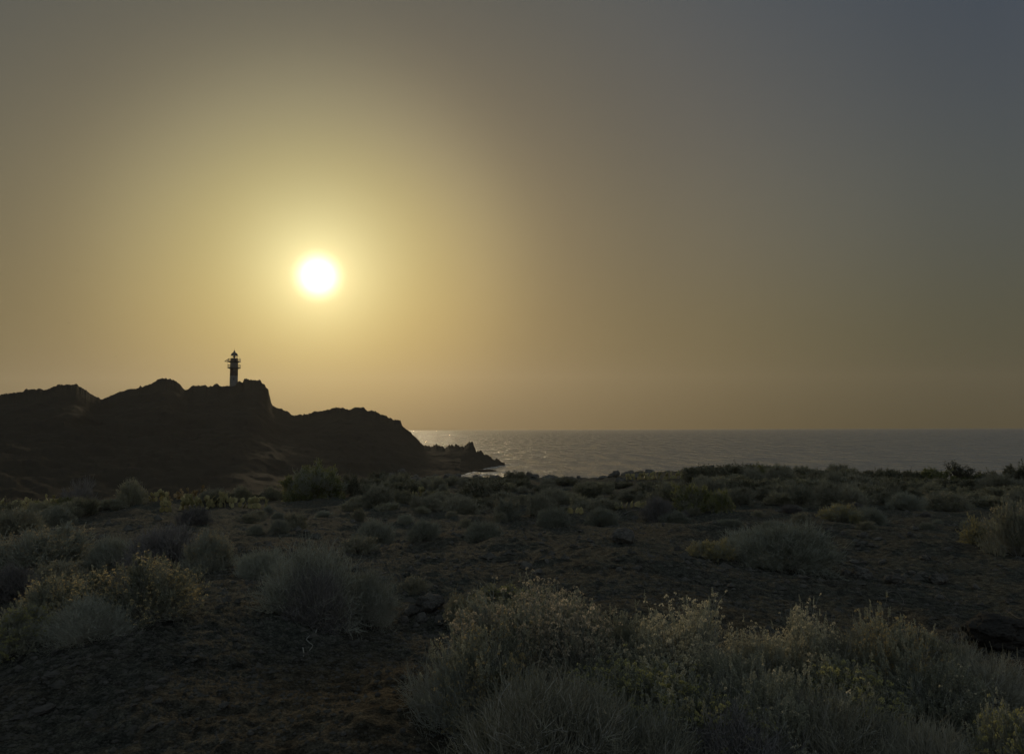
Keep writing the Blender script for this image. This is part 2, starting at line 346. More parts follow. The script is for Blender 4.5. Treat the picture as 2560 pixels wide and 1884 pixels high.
def build_headland():
    px = np.concatenate([np.arange(-1500, -60, 12.0), np.arange(-60, 1268.5, .9)])
    sy = np.interp(px, HX, HY)
    onland = sstep(1268, 1180, px)
    sy = sy + (1 + 1.0 * sstep(1030, 1080, px)) * (1.9 * fbm(px / 9, px * 0 + 3, oct=4, s=61) + 1.2 * vnoise(px / 2.6, px * 0, s=66) - 1.6 * np.maximum(0, vnoise(px / 4.5, px * 0, s=69)) ** 2) * np.where((px > 570) & (px < 597), .2, 1)
    rd = headland_dist(px)
    foot = np.interp(px, [-1500, -700, 0, 500, 700, 800, 900, 1000, 1120, 1150, 1180, 1235, 1262, 1268], [112, 112, 112, 152, 190, 202, 222, 238, 258, 268, 298, 345, 378, 383])
    dirs = np.array([ray(a, b) for a, b in zip(px, sy)])
    zr = CAMZ + dirs[:, 2] * rd
    hx = dirs[:, 0]; hy = dirs[:, 1]
    nf, nb = 170, 26
    def blur(a, wpx):
        if wpx < 1: return a
        xs = np.arange(-1500, 1269, 3.0); b = np.interp(xs, px, a); k = int(wpx / 3) * 2 + 1; ker = np.hanning(k + 2)[1:-1]; ker /= ker.sum()
        return np.interp(px, xs, np.convolve(np.pad(b, k // 2, mode='edge'), ker, 'valid'))
    zb = [blur(zr, 14), blur(zr, 45), blur(zr, 110)]
    rows = []
    v = np.linspace(0, 1, nf)
    for k in range(nf):          # front slope, from the foot up to the ridge
        t = v[k]; dist = foot + (rd - foot) * t
        steep = .34 * t + .66 * t ** 2.4
        q = (1 - t) * 12
        zz_ = zr if q <= 0 else (zr * (1 - q) + np.minimum(zb[0], zr + .5) * q if q < 1 else (zb[0] * (2 - q) + zb[1] * (q - 1) if q < 2 else (zb[1] * (1 - min(1, (q - 2) / 4)) + zb[2] * min(1, (q - 2) / 4))))
        z = -1.2 + (zz_ + 1.2) * steep
        wx = hx * dist / 26; wy = hy * dist / 26; wz = z / 26
        gul = np.abs(fbm(wx, wy, wz * 1.4, oct=5, s=71)) * 4.0 + .8 * fbm(wx * 6, wy * 6, wz * 6, oct=3, s=75)
        env = math.sin(math.pi * min(1, t * 1.02)) ** .7 if t < .98 else 0.0
        z = z - gul * env * np.clip((zr + 3) / 35, .12, 1) * min(1, t * 2.5) * (1 - .4 * np.exp(-((px - 660) / 110) ** 2))
        jd = 2.0 * fbm(wx * 3, wy * 3, wz * 3, oct=4, s=81) * env
        rows.append(np.stack([hx * (dist + jd), hy * (dist + jd), z], -1))
    for k in range(1, nb + 1):   # back slope down to the sea
        t = k / nb
        back = np.interp(px, [-1500, 500, 1000, 1200, 1268], [160, 110, 60, 30, 6])
        dist = rd + back * t + .4
        flat = np.exp(-((px - 585) / 20) ** 2)
        z = zr - (zr + 3) * (t ** 1.3) - 1.0 * min(1, t * 8) - np.maximum(0, (zr - CAMZ) * 0) + 2.0 * fbm(px / 30, t * 6 + px * 0, oct=3, s=91) * min(1, t * 2) * (1 - t) - .045 * back * t * (zr < CAMZ)
        rows.append(np.stack([hx * dist, hy * dist, z], -1))
    V = np.stack(rows, 1); n, m = V.shape[:2]; V = V.reshape(-1, 3)
    i = np.arange(n - 1)[:, None] * m + np.arange(m - 1)[None, :]
    Fc = np.stack([i, i + m, i + m + 1, i + 1], -1).reshape(-1, 4)
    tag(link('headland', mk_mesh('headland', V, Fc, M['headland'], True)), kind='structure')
build_headland()

# ------------------------------------------------------------------ shape kit
def tubes(P0, P1, r0, r1, k=3):
    n = len(P0); d = P1 - P0; L = np.linalg.norm(d, axis=1, keepdims=True) + 1e-9; d = d / L
    up = np.where(np.abs(d[:, 2:3]) < .9, [[0, 0, 1.0]], [[1.0, 0, 0]]); a = np.cross(d, up); a /= np.linalg.norm(a, axis=1, keepdims=True) + 1e-9; b = np.cross(d, a)
    r0 = np.broadcast_to(r0, n)[:, None]; r1 = np.broadcast_to(r1, n)[:, None]
    ring = []
    for P, r in ((P0, r0), (P1, r1)):
        for j in range(k):
            c, s = math.cos(2 * math.pi * j / k), math.sin(2 * math.pi * j / k)
            ring.append(P + r * (c * a + s * b))
    V = np.stack(ring, 1).reshape(-1, 3); base = np.arange(n)[:, None] * 2 * k
    Fc = np.concatenate([base + np.array([j, (j + 1) % k, k + (j + 1) % k, k + j]) for j in range(k)])
    return V, Fc
def blades(P, D, Lg, W, rg, curl=.0):
    """pointed leaves: diamond quads"""
    n = len(P); D = D / (np.linalg.norm(D, axis=1, keepdims=True) + 1e-9)
    rnd = rg.normal(size=(n, 3)); S = np.cross(D, rnd); S /= np.linalg.norm(S, axis=1, keepdims=True) + 1e-9
    Lg = np.broadcast_to(Lg, n)[:, None]; W = np.broadcast_to(W, n)[:, None]
    V = np.stack([P, P + D * Lg * .55 + S * W * .5, P + D * Lg, P + D * Lg * .45 - S * W * .5], 1).reshape(-1, 3)
    return V, np.arange(n * 4).reshape(-1, 4)
class Acc:
    def __init__(s): s.V = []; s.F = []; s.n = 0
    def add(s, V, Fc): s.V.append(V); s.F.append(Fc + s.n); s.n += len(V)
    def mesh(s, name, mat, smooth=False): return mk_mesh(name, np.concatenate(s.V), s.F, mat, smooth)
def unit(v): return v / (np.linalg.norm(v, axis=-1, keepdims=True) + 1e-9)
def grow(P, D, L, k, wig, up, rg):
    """polylines: (n,k+1,3)"""
    pts = [P]; D = unit(D)
    for i in range(k):
        D = unit(D + rg.normal(size=D.shape) * wig + np.array([0, 0, up]))
        pts.append(pts[-1] + D * (L / k)[:, None])
    return np.stack(pts, 1)
def segs(pl, r_a, r_b, acc, k=3):
    n, m = pl.shape[:2]; t = np.linspace(0, 1, m)
    for i in range(m - 1):
        ra = r_a + (r_b - r_a) * t[i]; rb = r_a + (r_b - r_a) * t[i + 1]
        acc.add(*tubes(pl[:, i], pl[:, i + 1], ra, rb, k))
def pick(pl, cnt, lo, hi, rg):
    n, m = pl.shape[:2]; i = rg.integers(0, n, cnt); t = rg.uniform(lo, hi, cnt) * (m - 1); a = np.minimum(t.astype(int), m - 2); f = (t - a)[:, None]
    P = pl[i, a] * (1 - f) + pl[i, a + 1] * f; D = unit(pl[i, a + 1] - pl[i, a]); return P, D

def shrub_meshes(name, Rr, H, seed, stems=40, br=500, tw=5000, twl=.12, leaf=0, leafl=.02, leafw=.004, heads=0, headn=10, headr=.014, hpet=.008,
                 bark='bark', twig='twig', leafm='leaf_grey', flow='flower_tan', tr=.0012, low=.10, wig=.24, lobe=.38, headup=.35, headarc=None, sprigs=0, spl=.05, spn=34):
    """a rounded shrub, real size; returns list of (part name, mesh)"""
    rg = np.random.default_rng(seed)
    a = rg.uniform(0, 2 * math.pi, stems); e = np.arcsin(rg.uniform(low, .98, stems))
    D = np.stack([np.cos(a) * np.cos(e), np.sin(a) * np.cos(e), np.sin(e)], 1)
    def reach(D):
        q = 1 / np.sqrt((D[:, 0] ** 2 + D[:, 1] ** 2) / Rr ** 2 + D[:, 2] ** 2 / H ** 2)
        return q * (1 + lobe * fbm(D[:, 0] * 2.4 + seed, D[:, 1] * 2.4, D[:, 2] * 2.4, oct=2, s=seed))
    P = np.stack([rg.normal(0, .06, stems) * Rr, rg.normal(0, .06, stems) * Rr, np.full(stems, -.03)], 1)
    s0 = grow(P, D * [1, 1, .8], reach(D) * rg.uniform(.6, .96, stems), 7, wig, .05, rg)
    st = Acc(); tg = Acc(); lf = Acc(); fl = Acc()
    segs(s0, .0065 * (H / .7), .0025, st, 4)
    P1, D1 = pick(s0, br, .25, .98, rg); out_ = unit(P1 * [1, 1, .9] + [0, 0, .05])
    rem = np.maximum(reach(out_) - np.linalg.norm(P1, axis=1), .04)
    s1 = grow(P1, out_ * 1.0 + D1 * .5 + rg.normal(size=P1.shape) * .55, np.minimum(rem * rg.uniform(.6, 1.0, br), .45), 4, wig * 1.2, .12, rg)
    segs(s1, .0028, .0014, st, 3)
    P2, D2 = pick(s1, tw, .15, 1., rg); o2 = unit(P2 + [0, 0, .05])
    s2 = grow(P2, o2 * .6 + D2 * .6 + rg.normal(size=P2.shape) * .45, twl * rg.uniform(.35, 1.15, tw), 3, wig * 1.1, .16, rg)
    segs(s2, tr * 1.15, tr * .7, tg, 3)
    parts = [('stems', st.mesh(name + '_stems', M[bark])), ('twigs', tg.mesh(name + '_twigs', M[twig]))]
    if sprigs:      # leafy shoots bunched at the branch ends
        T = np.concatenate([s1[:, -1], s2[:, -1]]); o = unit(T / [Rr, Rr, H]); rel = np.linalg.norm(T / [Rr, Rr, H], axis=1)
        cl = fbm(T[:, 0] * 5.5 / Rr * .5 + seed, T[:, 1] * 5.5 / Rr * .5, T[:, 2] * 5.5 / Rr * .5, oct=2, s=seed + 9)
        ok = (rel > .45) & (cl > rg.uniform(-.35, .15, len(T))); T = T[ok]; o = o[ok]
        idx = rg.integers(0, len(T), sprigs); T = T[idx] + rg.normal(0, .006, (sprigs, 3)); ax = unit(o[idx] * .7 + [0, 0, .75] + rg.normal(0, .28, (sprigs, 3)))
        ln = spl * rg.uniform(.5, 1.3, sprigs); tg2 = Acc(); tg2.add(*tubes(T, T + ax * ln[:, None], tr, tr * .7, 3))
        f = rg.uniform(0, 1, (sprigs, spn)); base_ = T[:, None] + ax[:, None] * (ln[:, None] * f)[..., None]
        dd = unit(rg.normal(size=(sprigs, spn, 3)) * .75 + ax[:, None] * .9); sz = (1.25 - .6 * f)[..., None]
        lf.add(*blades(base_.reshape(-1, 3), dd.reshape(-1, 3), (leafl * .8 * sz[..., 0] * rg.uniform(.7, 1.2, (sprigs, spn))).ravel(), leafw * 1.1, rg))
        parts.append(('shoots', tg2.mesh(name + '_shoots', M[twig])))
        if not leaf: parts.append(('foliage', lf.mesh(name + '_foliage', M[leafm])))
    if leaf:
        P3, D3 = pick(s2, int(leaf * 2.0), .2, 1., rg); fq = 4.0 / Rr; ok = fbm(P3[:, 0] * fq + seed, P3[:, 1] * fq, P3[:, 2] * fq, oct=2, s=seed + 1) > rg.uniform(-.45, .35, len(P3)); P3 = P3[ok]; D3 = D3[ok]; leaf = len(P3)
        lf.add(*blades(P3, D3 * .7 + rg.normal(size=P3.shape) * .6 + [0, 0, .35], leafl * rg.uniform(.5, 1.3, leaf), leafw * rg.uniform(.6, 1.3, leaf), rg))
        parts.append(('foliage', lf.mesh(name + '_foliage', M[leafm])))
    if heads:
        T = s2[:, -1]; o = unit(T / [Rr, Rr, H]); rel = np.linalg.norm(T / [Rr, Rr, H], axis=1)
        ok = (rel > .72) & (o[:, 2] > headup)
        if headarc is not None: ok &= (o[:, 0] * math.cos(headarc[0]) + o[:, 1] * math.sin(headarc[0]) > headarc[1])
        ok &= (fbm(T[:, 0] * 5, T[:, 1] * 5, T[:, 2] * 5, oct=2, s=seed + 3) > -.25)
        T = T[ok]
        if len(T):
            T = T[rg.integers(0, len(T), heads)] if len(T) > heads else T
            hd = len(T); ax = rg.normal(size=(hd, headn, 3)); ax[..., 2] = np.abs(ax[..., 2]) * .8; ax = unit(ax)
            c = np.repeat(T, headn, 0); dd = ax.reshape(-1, 3); sz = np.repeat(rg.uniform(.5, 1.25, hd), headn)
            fl.add(*blades(c + dd * (headr * sz)[:, None] * .5, dd + rg.normal(size=dd.shape) * .4, hpet * 1.3 * sz, hpet * sz, rg))
            parts.append(('flower_heads', fl.mesh(name + '_flowers', M[flow])))
    return parts

PROTO = {}  # kind -> (parts, radius, height)
def proto(key, Rr, H, **k): PROTO[key] = (shrub_meshes(key, Rr, H, **k), Rr, H)
# near kinds
proto('near_wiry', .62, .55, seed=1, stems=90, br=1500, tw=6500, twl=.17, leaf=6000, leafl=.016, leafw=.004, tr=.0017, leafm='leaf_far', twig='twig', wig=.32)
proto('near_wiry_b', .62, .5, seed=6, stems=110, br=1300, tw=6500, twl=.16, leaf=2500, leafl=.016, leafw=.004, tr=.0017, bark='bark', twig='twig_far', leafm='leaf_far', wig=.3)
proto('near_leafy', .55, .52, seed=2, stems=60, br=900, tw=5000, twl=.10, leaf=7000, leafl=.022, leafw=.006, sprigs=1500, spl=.055, spn=38, heads=2200, headn=12, headr=.013, hpet=.008, flow='flower_gold', headup=.15)
proto('near_leafy_b', .6, .5, seed=7, stems=50, br=800, tw=4500, twl=.11, leaf=5000, leafl=.024, leafw=.006, sprigs=1300, spl=.065, spn=40, heads=300, headn=10, headr=.012, hpet=.007, flow='flower_tan', headup=.2, wig=.28)
proto('near_green', .5, .5, seed=3, stems=60, br=800, tw=4200, twl=.09, leaf=5000, leafl=.022, leafw=.007, sprigs=1300, spl=.05, spn=40, leafm='leaf_grey', heads=1500, headn=14, headr=.019, hpet=.009, flow='flower_yellow', headup=-.1)
proto('near_flowery', .6, .55, seed=4, stems=70, br=1100, tw=7000, twl=.11, leaf=9000, leafl=.018, leafw=.005, sprigs=1400, spl=.05, spn=32, heads=3600, headn=12, headr=.016, hpet=.009, flow='flower_pink', headup=.3)
proto('near_flowery_b', .55, .5, seed=8, stems=50, br=900, tw=6000, twl=.13, leaf=5000, leafl=.018, leafw=.005, sprigs=1000, spl=.06, spn=34, heads=2600, headn=12, headr=.017, hpet=.009, flow='flower_tan', headup=.1, wig=.28)
proto('near_bare', .6, .45, seed=5, stems=110, br=1500, tw=9000, twl=.15, tr=.0015, twig='twig_purple', bark='bark_dark', wig=.35)
# middle distance kinds (10-25 m)
proto('mid_wiry', .9, .62, seed=11, stems=80, br=1500, tw=12000, twl=.2, leaf=9000, leafl=.035, leafw=.008, tr=.003, leafm='leaf_far', twig='twig', lobe=.55)
proto('mid_grey', .7, .5, seed=12, stems=50, br=900, tw=7000, twl=.15, leaf=9000, leafl=.035, leafw=.010, tr=.003, heads=350, headn=7, headr=.025, hpet=.018, flow='flower_dull', leafm='leaf_far', twig='twig_far', lobe=.55)
proto('mid_yellow', .6, .4, seed=13, stems=40, br=700, tw=4500, twl=.13, leaf=14000, leafl=.035, leafw=.011, tr=.0025, leafm='leaf_yellow')
proto('mid_purple', .8, .55, seed=14, stems=70, br=1300, tw=9000, twl=.2, leaf=2000, leafl=.03, leafw=.01, tr=.003, twig='twig_purple', bark='bark_dark', wig=.32)
proto('mid_tipped', .7, .5, seed=15, stems=50, br=900, tw=7000, twl=.15, leaf=9000, leafl=.03, leafw=.009, tr=.003, heads=900, headn=8, headr=.02, hpet=.014, flow='flower_dull', headup=.45)
# far kinds (25-75 m)
proto('far_grey', 1.0, .7, seed=21, stems=40, br=600, tw=3800, twl=.28, leaf=5500, leafl=.08, leafw=.028, tr=.006, leafm='leaf_far', twig='twig_far', lobe=.55)
proto('far_dark', 1.0, .72, seed=22, stems=40, br=600, tw=2600, twl=.26, leaf=8500, leafl=.09, leafw=.038, tr=.006, leafm='leaf_dark', bark='bark_dark', twig='twig_far', lobe=.55)
proto('far_green', 1.0, .75, seed=23, stems=40, br=600, tw=2600, twl=.25, leaf=9000, leafl=.09, leafw=.035, tr=.006, leafm='leaf_green', twig='twig_far', lobe=.55)
proto('far_yellow', 1.0, .6, seed=24, stems=40, br=500, tw=2400, twl=.22, leaf=8000, leafl=.085, leafw=.034, tr=.005, leafm='leaf_yellow', twig='twig_far', lobe=.55)
proto('far_wiry', 1.0, .65, seed=25, stems=60, br=800, tw=5500, twl=.32, leaf=1500, leafl=.06, leafw=.02, tr=.006, leafm='leaf_far', twig='twig_far', lobe=.55)
proto('big_green', 2.2, 1.75, seed=26, stems=80, br=1600, tw=7000, twl=.36, leaf=34000, leafl=.12, leafw=.042, tr=.008, leafm='leaf_green', lobe=.2)
proto('bare_fan', 1.0, .95, seed=27, stems=34, br=240, tw=1500, twl=.35, tr=.006, low=.35, twig='twig_purple')

NAMES = {'near_leafy_b': 'leafy_shrub', 'near_flowery_b': 'flowering_shrub', 'near_wiry_b': 'wiry_shrub', 'near_wiry': 'wiry_shrub', 'near_leafy': 'leafy_shrub', 'near_green': 'leafy_shrub', 'near_flowery': 'flowering_shrub', 'near_bare': 'bare_shrub',
         'mid_wiry': 'wiry_shrub', 'mid_grey': 'leafy_shrub', 'mid_yellow': 'yellow_shrub', 'mid_purple': 'bare_shrub', 'mid_tipped': 'flowering_shrub',
         'far_grey': 'leafy_shrub', 'far_dark': 'dark_shrub', 'far_green': 'green_shrub', 'far_yellow': 'yellow_shrub', 'far_wiry': 'wiry_shrub',
         'big_green': 'green_shrub', 'bare_fan': 'bare_shrub'}
def place_shrub(key, x, y, z, Rw, Hh, label, group=None, rot=None, tilt=0.0):
    parts, Rr, H = PROTO[key]
    e = bpy.data.objects.new(NAMES[key], None); C.objects.link(e); e.empty_display_size = .2
    e.location = (x, y, z - .02); e.rotation_euler = (tilt, 0, random.uniform(0, 6.28) if rot is None else rot)
    e.scale = (Rw / Rr, Rw / Rr, Hh / H)
    tag(e, label, 'shrub', group)
    for pn, me in parts: link(pn, me, e)
    return e
K = 2560 / 2245.0
PLACED = []
def shrub(key, cx, top, base, wid, label, group=None, rot=None):
    """cx/top/base/width in the 2245-wide view of the photo; base = where its centre meets the ground"""
    px, ty, by, wp = cx * K, top * K, base * K, wid * K
    x, y, z, d = at(px, by, 22 if key[:3] in ('far', 'big', 'bar') else (7.5 if key[:3] == 'mid' else 1.5))
    Rw = wp / 2 * d / F; zt = CAMZ + ray(px, ty)[2] * (d - Rw * .15); Hh = max(zt - z, .12)
    PLACED.append((x, y, Rw)); return place_shrub(key, x, y, z, Rw * .96, Hh * .97, label, group, rot)

# ------------------------------------------------------------------ foreground shrubs
S = [
 # key, cx, top, base, width, label
 ('near_green', 1112, 1277, 1345, 150, 'small yellow-green shrub peeking out behind the big pinkish-tipped shrub'),
 ('near_flowery', 1165, 1305, 1520, 440, 'large shrub crowned with dry pinkish flower heads, left end of the big foreground thicket'),
 ('near_wiry', 1010, 1420, 1590, 250, 'grey wiry shrub with bare stems spilling over the reddish bare soil'),
 ('near_wiry_b', 1180, 1500, 1720, 470, 'dark tangle of bare branching stems at the bottom edge, below the pinkish shrub'),
 ('near_green', 1330, 1440, 1620, 330, 'leafy yellow-green shrub with pale yellow heads in the middle of the foreground thicket'),
 ('near_flowery_b', 1500, 1345, 1535, 310, 'shrub with a tall spray of tan flower heads, second hump of the foreground thicket'),
 ('near_leafy_b', 1610, 1440, 1610, 260, 'grey-green leafy shrub filling the dip between two tan-topped humps'),
 ('near_flowery_b', 1775, 1358, 1530, 210, 'narrow upright shrub with orange-tan flower heads, third hump of the foreground thicket'),
 ('near_leafy', 1955, 1352, 1530, 210, 'upright grey shrub with whitish tips beside the gap of dark soil'),
 ('near_wiry_b', 1850, 1385, 1535, 160, 'grey shrub of bare pale stems between the orange-tan and the whitish-tipped shrubs'),
 ('near_green', 1890, 1460, 1625, 280, 'low shrub with scattered yellowish heads in front of the whitish-tipped shrub'),
 ('near_wiry', 2085, 1385, 1530, 190, 'round wiry grey shrub standing left of the big dark boulder'),
 ('near_wiry_b', 2170, 1450, 1570, 230, 'low grey bristly shrub below the big dark boulder'),
 ('near_bare', 1600, 1560, 1740, 420, 'dark leafless shrub along the bottom edge under the thicket'),
 ('near_wiry_b', 1830, 1530, 1720, 330, 'dim twiggy shrub at the bottom edge, left of the flat pale-edged ledge'),
 ('near_wiry_b', 2040, 1590, 1740, 230, 'dim wiry shrub at the bottom edge just under the flat pale-edged ledge'),
 ('near_green', 2215, 1545, 1740, 170, 'yellow-green leafy shrub in the bottom right corner'),
 ('near_wiry_b', 1400, 1560, 1745, 350, 'bluish-grey tangle of twigs at the bottom edge below the yellow-green heads'),
 ('near_leafy', 305, 1226, 1365, 225, 'rounded shrub with glowing yellowish tips, largest of the left foreground clump'),
 ('near_leafy', 118, 1262, 1375, 170, 'round grey-green shrub directly left of the glowing-tipped one'),
 ('near_wiry', 205, 1300, 1392, 190, 'low olive shrub filling the space in front of two round shrubs on the left'),
 ('near_green', 40, 1330, 1420, 150, 'olive shrub reaching down the slope at the left edge'),
 ('near_wiry', 695, 1180, 1345, 260, 'large wiry shrub with upright bristly twigs and exposed roots beneath, centre left'),
 ('near_wiry', 800, 1235, 1362, 140, 'drooping wiry side shrub leaning right off the large bristly one'),
 ('near_bare', 690, 1250, 1368, 190, 'low web of dark bare stems under the large bristly shrub'),
 ('near_leafy', 1003, 1300, 1375, 60, 'thin grass-like tuft beside the cluster of rim-lit stones'),
 ('mid_tipped', 92, 1170, 1250, 220, 'broad grey shrub with yellowish tips along the left edge'),
 ('mid_purple', 30, 1245, 1310, 100, 'dark twiggy shrub at the left edge below the broad yellow-tipped one'),
 ('mid_wiry', 245, 1178, 1248, 130, 'grey wiry shrub right of the broad yellow-tipped one'),
 ('mid_purple', 365, 1166, 1258, 190, 'dark purplish shrub of tangled bare twigs behind the glowing-tipped one'),
 ('mid_tipped', 462, 1178, 1252, 110, 'shrub with pinkish glowing tips right of the purplish twiggy shrub'),
 ('mid_wiry', 575, 1205, 1262, 130, 'low pale wiry shrub behind and left of the large bristly one'),
 ('mid_grey', 125, 1238, 1282, 110, 'small grey shrub wedged behind the round shrubs on the left'),
 ('mid_wiry', 820, 1140, 1190, 115, 'pale grey wiry shrub beyond the large bristly one'),
 ('mid_wiry', 930, 1138, 1182, 90, 'pale wiry shrub standing alone on the bare slope, left of centre'),
 ('mid_wiry', 1060, 1142, 1182, 115, 'ragged pale grass-like shrub on the bare slope near the centre'),
 ('mid_grey', 905, 1268, 1300, 70, 'tiny grey shrub on the dark bare slope left of the thicket'),
 ('mid_grey', 790, 1180, 1212, 90, 'small grey shrub touching the top of the large bristly one'),
 ('mid_wiry', 1720, 1148, 1228, 250, 'large fuzzy grey dome shrub alone on the right-hand slope'),
 ('mid_wiry', 1640, 1165, 1222, 140, 'grey twiggy left lobe of the fuzzy dome on the right-hand slope'),
 ('mid_yellow', 1562, 1186, 1226, 100, 'yellow-green shrub at the left foot of the fuzzy grey dome'),
 ('mid_tipped', 1690, 1205, 1240, 150, 'pale fringe of low stems at the foot of the fuzzy grey dome'),
 ('mid_yellow', 2172, 1143, 1200, 100, 'bright yellow shrub by the right edge of the frame'),
 ('mid_grey', 2232, 1122, 1215, 110, 'tall grey shrub at the right edge behind the bright yellow one'),
 ('mid_yellow', 1842, 1108, 1143, 90, 'yellowish low shrub on the middle slope right of centre'),
 ('mid_wiry', 1905, 1112, 1146, 90, 'brownish wiry shrub touching the yellowish low one'),
 ('mid_grey', 2065, 1085, 1118, 110, 'bluish-grey shrub by the dark hollow on the right'),
 ('mid_wiry', 1985, 1080, 1116, 80, 'pale bristly shrub on the left rim of the dark hollow'),
 ('mid_tipped', 1110, 1098, 1133, 76, 'neat dome-shaped shrub with reddish top near the centre'),
 ('mid_wiry', 1213, 1112, 1150, 90, 'fuzzy grey shrub right of the neat reddish-topped dome'),
 ('mid_wiry', 1318, 1112, 1150, 90, 'fuzzy grey shrub below the pale green cactus clump'),
 ('mid_purple', 1438, 1094, 1136, 82, 'dark dense dome shrub right of the pale green cactus clump'),
 ('far_green', 1515, 1068, 1120, 105, 'broad green dome shrub in the middle distance'),
 ('far_green', 1585, 1078, 1122, 60, 'olive shrub touching the right side of the broad green dome'),
 ('far_dark', 1065, 1058, 1098, 130, 'broad dark dome shrub just left of centre'),
 ('mid_wiry', 1480, 1120, 1146, 80, 'flat grey shrub in front of the dark dense dome'),
 ('big_green', 692, 1018, 1092, 168, 'big dense green dome bush rising against the dark headland'),
 ('far_dark', 768, 1048, 1088, 45, 'small dark shrub at the right flank of the big green dome bush'),
 ('far_grey', 290, 1064, 1092, 62, 'small grey dome shrub left of the reddish cactus mound'),
 ('bare_fan', 175, 1058, 1100, 80, 'leafless fan-shaped shrub silhouetted at the foot of the headland'),
 ('far_grey', 528, 1072, 1095, 50, 'grey shrub left of the big green dome bush'),
 ('far_grey', 590, 1074, 1096, 50, 'dark grey shrub at the left foot of the big green dome bush'),
 ('mid_grey', 28, 1125, 1172, 110, 'greenish shrub at the left edge above the broad yellow-tipped one'),
 ('mid_wiry', 120, 1110, 1150, 85, 'dull grey shrub on the left below the antler-like cacti'),
 ('mid_tipped', 156, 1132, 1150, 26, 'tiny pale tuft right of the dull grey shrub on the left'),
 ('mid_purple', 425, 1116, 1150, 84, 'dark shrub in front of the long yellow-lit cactus row'),
 ('far_grey', 960, 1052, 1078, 50, 'round grey shrub on the left part of the rocky rim'),
 ('far_dark', 885, 1036, 1052, 26, 'dark lump of a shrub on top of the rocky rim, left of the sea'),
 ('far_dark', 830, 1038, 1062, 50, 'dark low shrub on the rocky rim right of the big green dome bush'),
 ('far_wiry', 830, 1072, 1102, 56, 'grey wiry shrub right below the big green dome bush'),
 ('far_dark', 1918, 1034, 1056, 56, 'small dark shrub on the horizon rim between the two leftmost of the right-hand rim group'),
 ('far_dark', 1875, 1036, 1058, 76, 'dark shrub on the horizon rim, leftmost of the right-hand rim group'),
 ('far_dark', 1952, 1033, 1056, 60, 'dark shrub on the horizon rim, second of the right-hand rim group'),
 ('far_green', 2052, 1030, 1054, 76, 'widest dark shrub on the horizon rim, left of the flat-crowned small tree'),
 ('far_dark', 2002, 1036, 1054, 40, 'small dark shrub on the horizon rim between two wider ones'),
 ('far_dark', 2160, 1038, 1058, 56, 'dark shrub on the horizon rim right of the flat-crowned small tree'),
 ('far_dark', 2240, 1027, 1062, 70, 'tallest dark shrub on the horizon rim, at the right edge'),
 ('far_wiry', 1870, 1078, 1108, 60, 'pale round shrub beside a green one on the right-hand slope'),
 ('far_wiry', 1946, 1068, 1102, 60, 'fluffy grey shrub, right of the pale round one on the right-hand slope'),
 ('near_leafy_b', 1360, 1360, 1520, 240, 'grey-green shrub between the big pinkish-tipped shrub and the tall tan spray'),
 ('near_flowery', 1230, 1330, 1560, 330, 'right shoulder of dry flower heads beside the big pinkish-tipped shrub'),
 ('near_flowery_b', 1660, 1395, 1540, 190, 'low shrub with cream flower heads between the second and third humps of the thicket'),
 ('near_green', 1480, 1470, 1660, 340, 'wide shrub dotted with pale yellow heads in front of the tall tan spray'),
 ('near_leafy', 1090, 1380, 1600, 300, 'grey-green shrub on the left flank of the foreground thicket'),
 ('near_leafy_b', 1700, 1480, 1680, 330, 'wide grey-green shrub low in the right half of the foreground thicket'),
 ('near_leafy_b', 2060, 1460, 1600, 260, 'grey-green shrub just left of the flat pale-edged ledge'),
 ('near_green', 1560, 1520, 1700, 280, 'yellow-green shrub low in the foreground, right of the middle'),
 ('near_wiry_b', 1250, 1500, 1690, 360, 'broad dim twiggy shrub low in the left half of the foreground thicket'),
]
for s_ in S: shrub(*s_)

# ------------------------------------------------------------------ prickly pears (thing > pads)
def pad_mesh(name, mat, seed):
    rg = np.random.default_rng(seed); nu, nv = 14, 9; V = [(0, 0, 0)]
    for j in range(1, nv):
        t = j / nv; wd = .34 * math.sin(math.pi * t ** .8) ** .75
        for i in range(nu):
            a = 2 * math.pi * i / nu
            V.append((wd * math.cos(a), .16 * wd * math.sin(a) + .05 * math.sin(3 * t), t + .02 * math.sin(5 * a)))
    V.append((0, .01, 1.0)); Fq = []; Ft = []
    for i in range(nu): Ft.append((0, 1 + (i + 1) % nu, 1 + i)); b = 1 + (nv - 2) * nu; Ft.append((len(V) - 1, b + i, b + (i + 1) % nu))
    for j in range(nv - 2):
        for i in range(nu):
            a = 1 + j * nu; Fq.append((a + i, a + (i + 1) % nu, a + nu + (i + 1) % nu, a + nu + i))
    V = np.array(V); sp = []
    me_v = [V]; faces = [np.array(Fq), np.array(Ft)]
    # spines at the areoles
    n = 46; i = rg.integers(1, len(V) - 1, n); P = V[i]; D = unit(np.stack([P[:, 0] * .6, P[:, 1] * 8, rg.normal(0, .15, n)], 1) + rg.normal(size=(n, 3)) * .3)
    bv, bf = blades(P, D, .09, .012, rg); faces[0] = np.concatenate([faces[0], bf + len(V)]); V = np.concatenate([V, bv])
    return mk_mesh(name, V, faces, M[mat], True)
PADS = {m: [pad_mesh('pad_' + m, m, 5 + k) for k in range(2)] for m in ('pad', 'pad_red')}
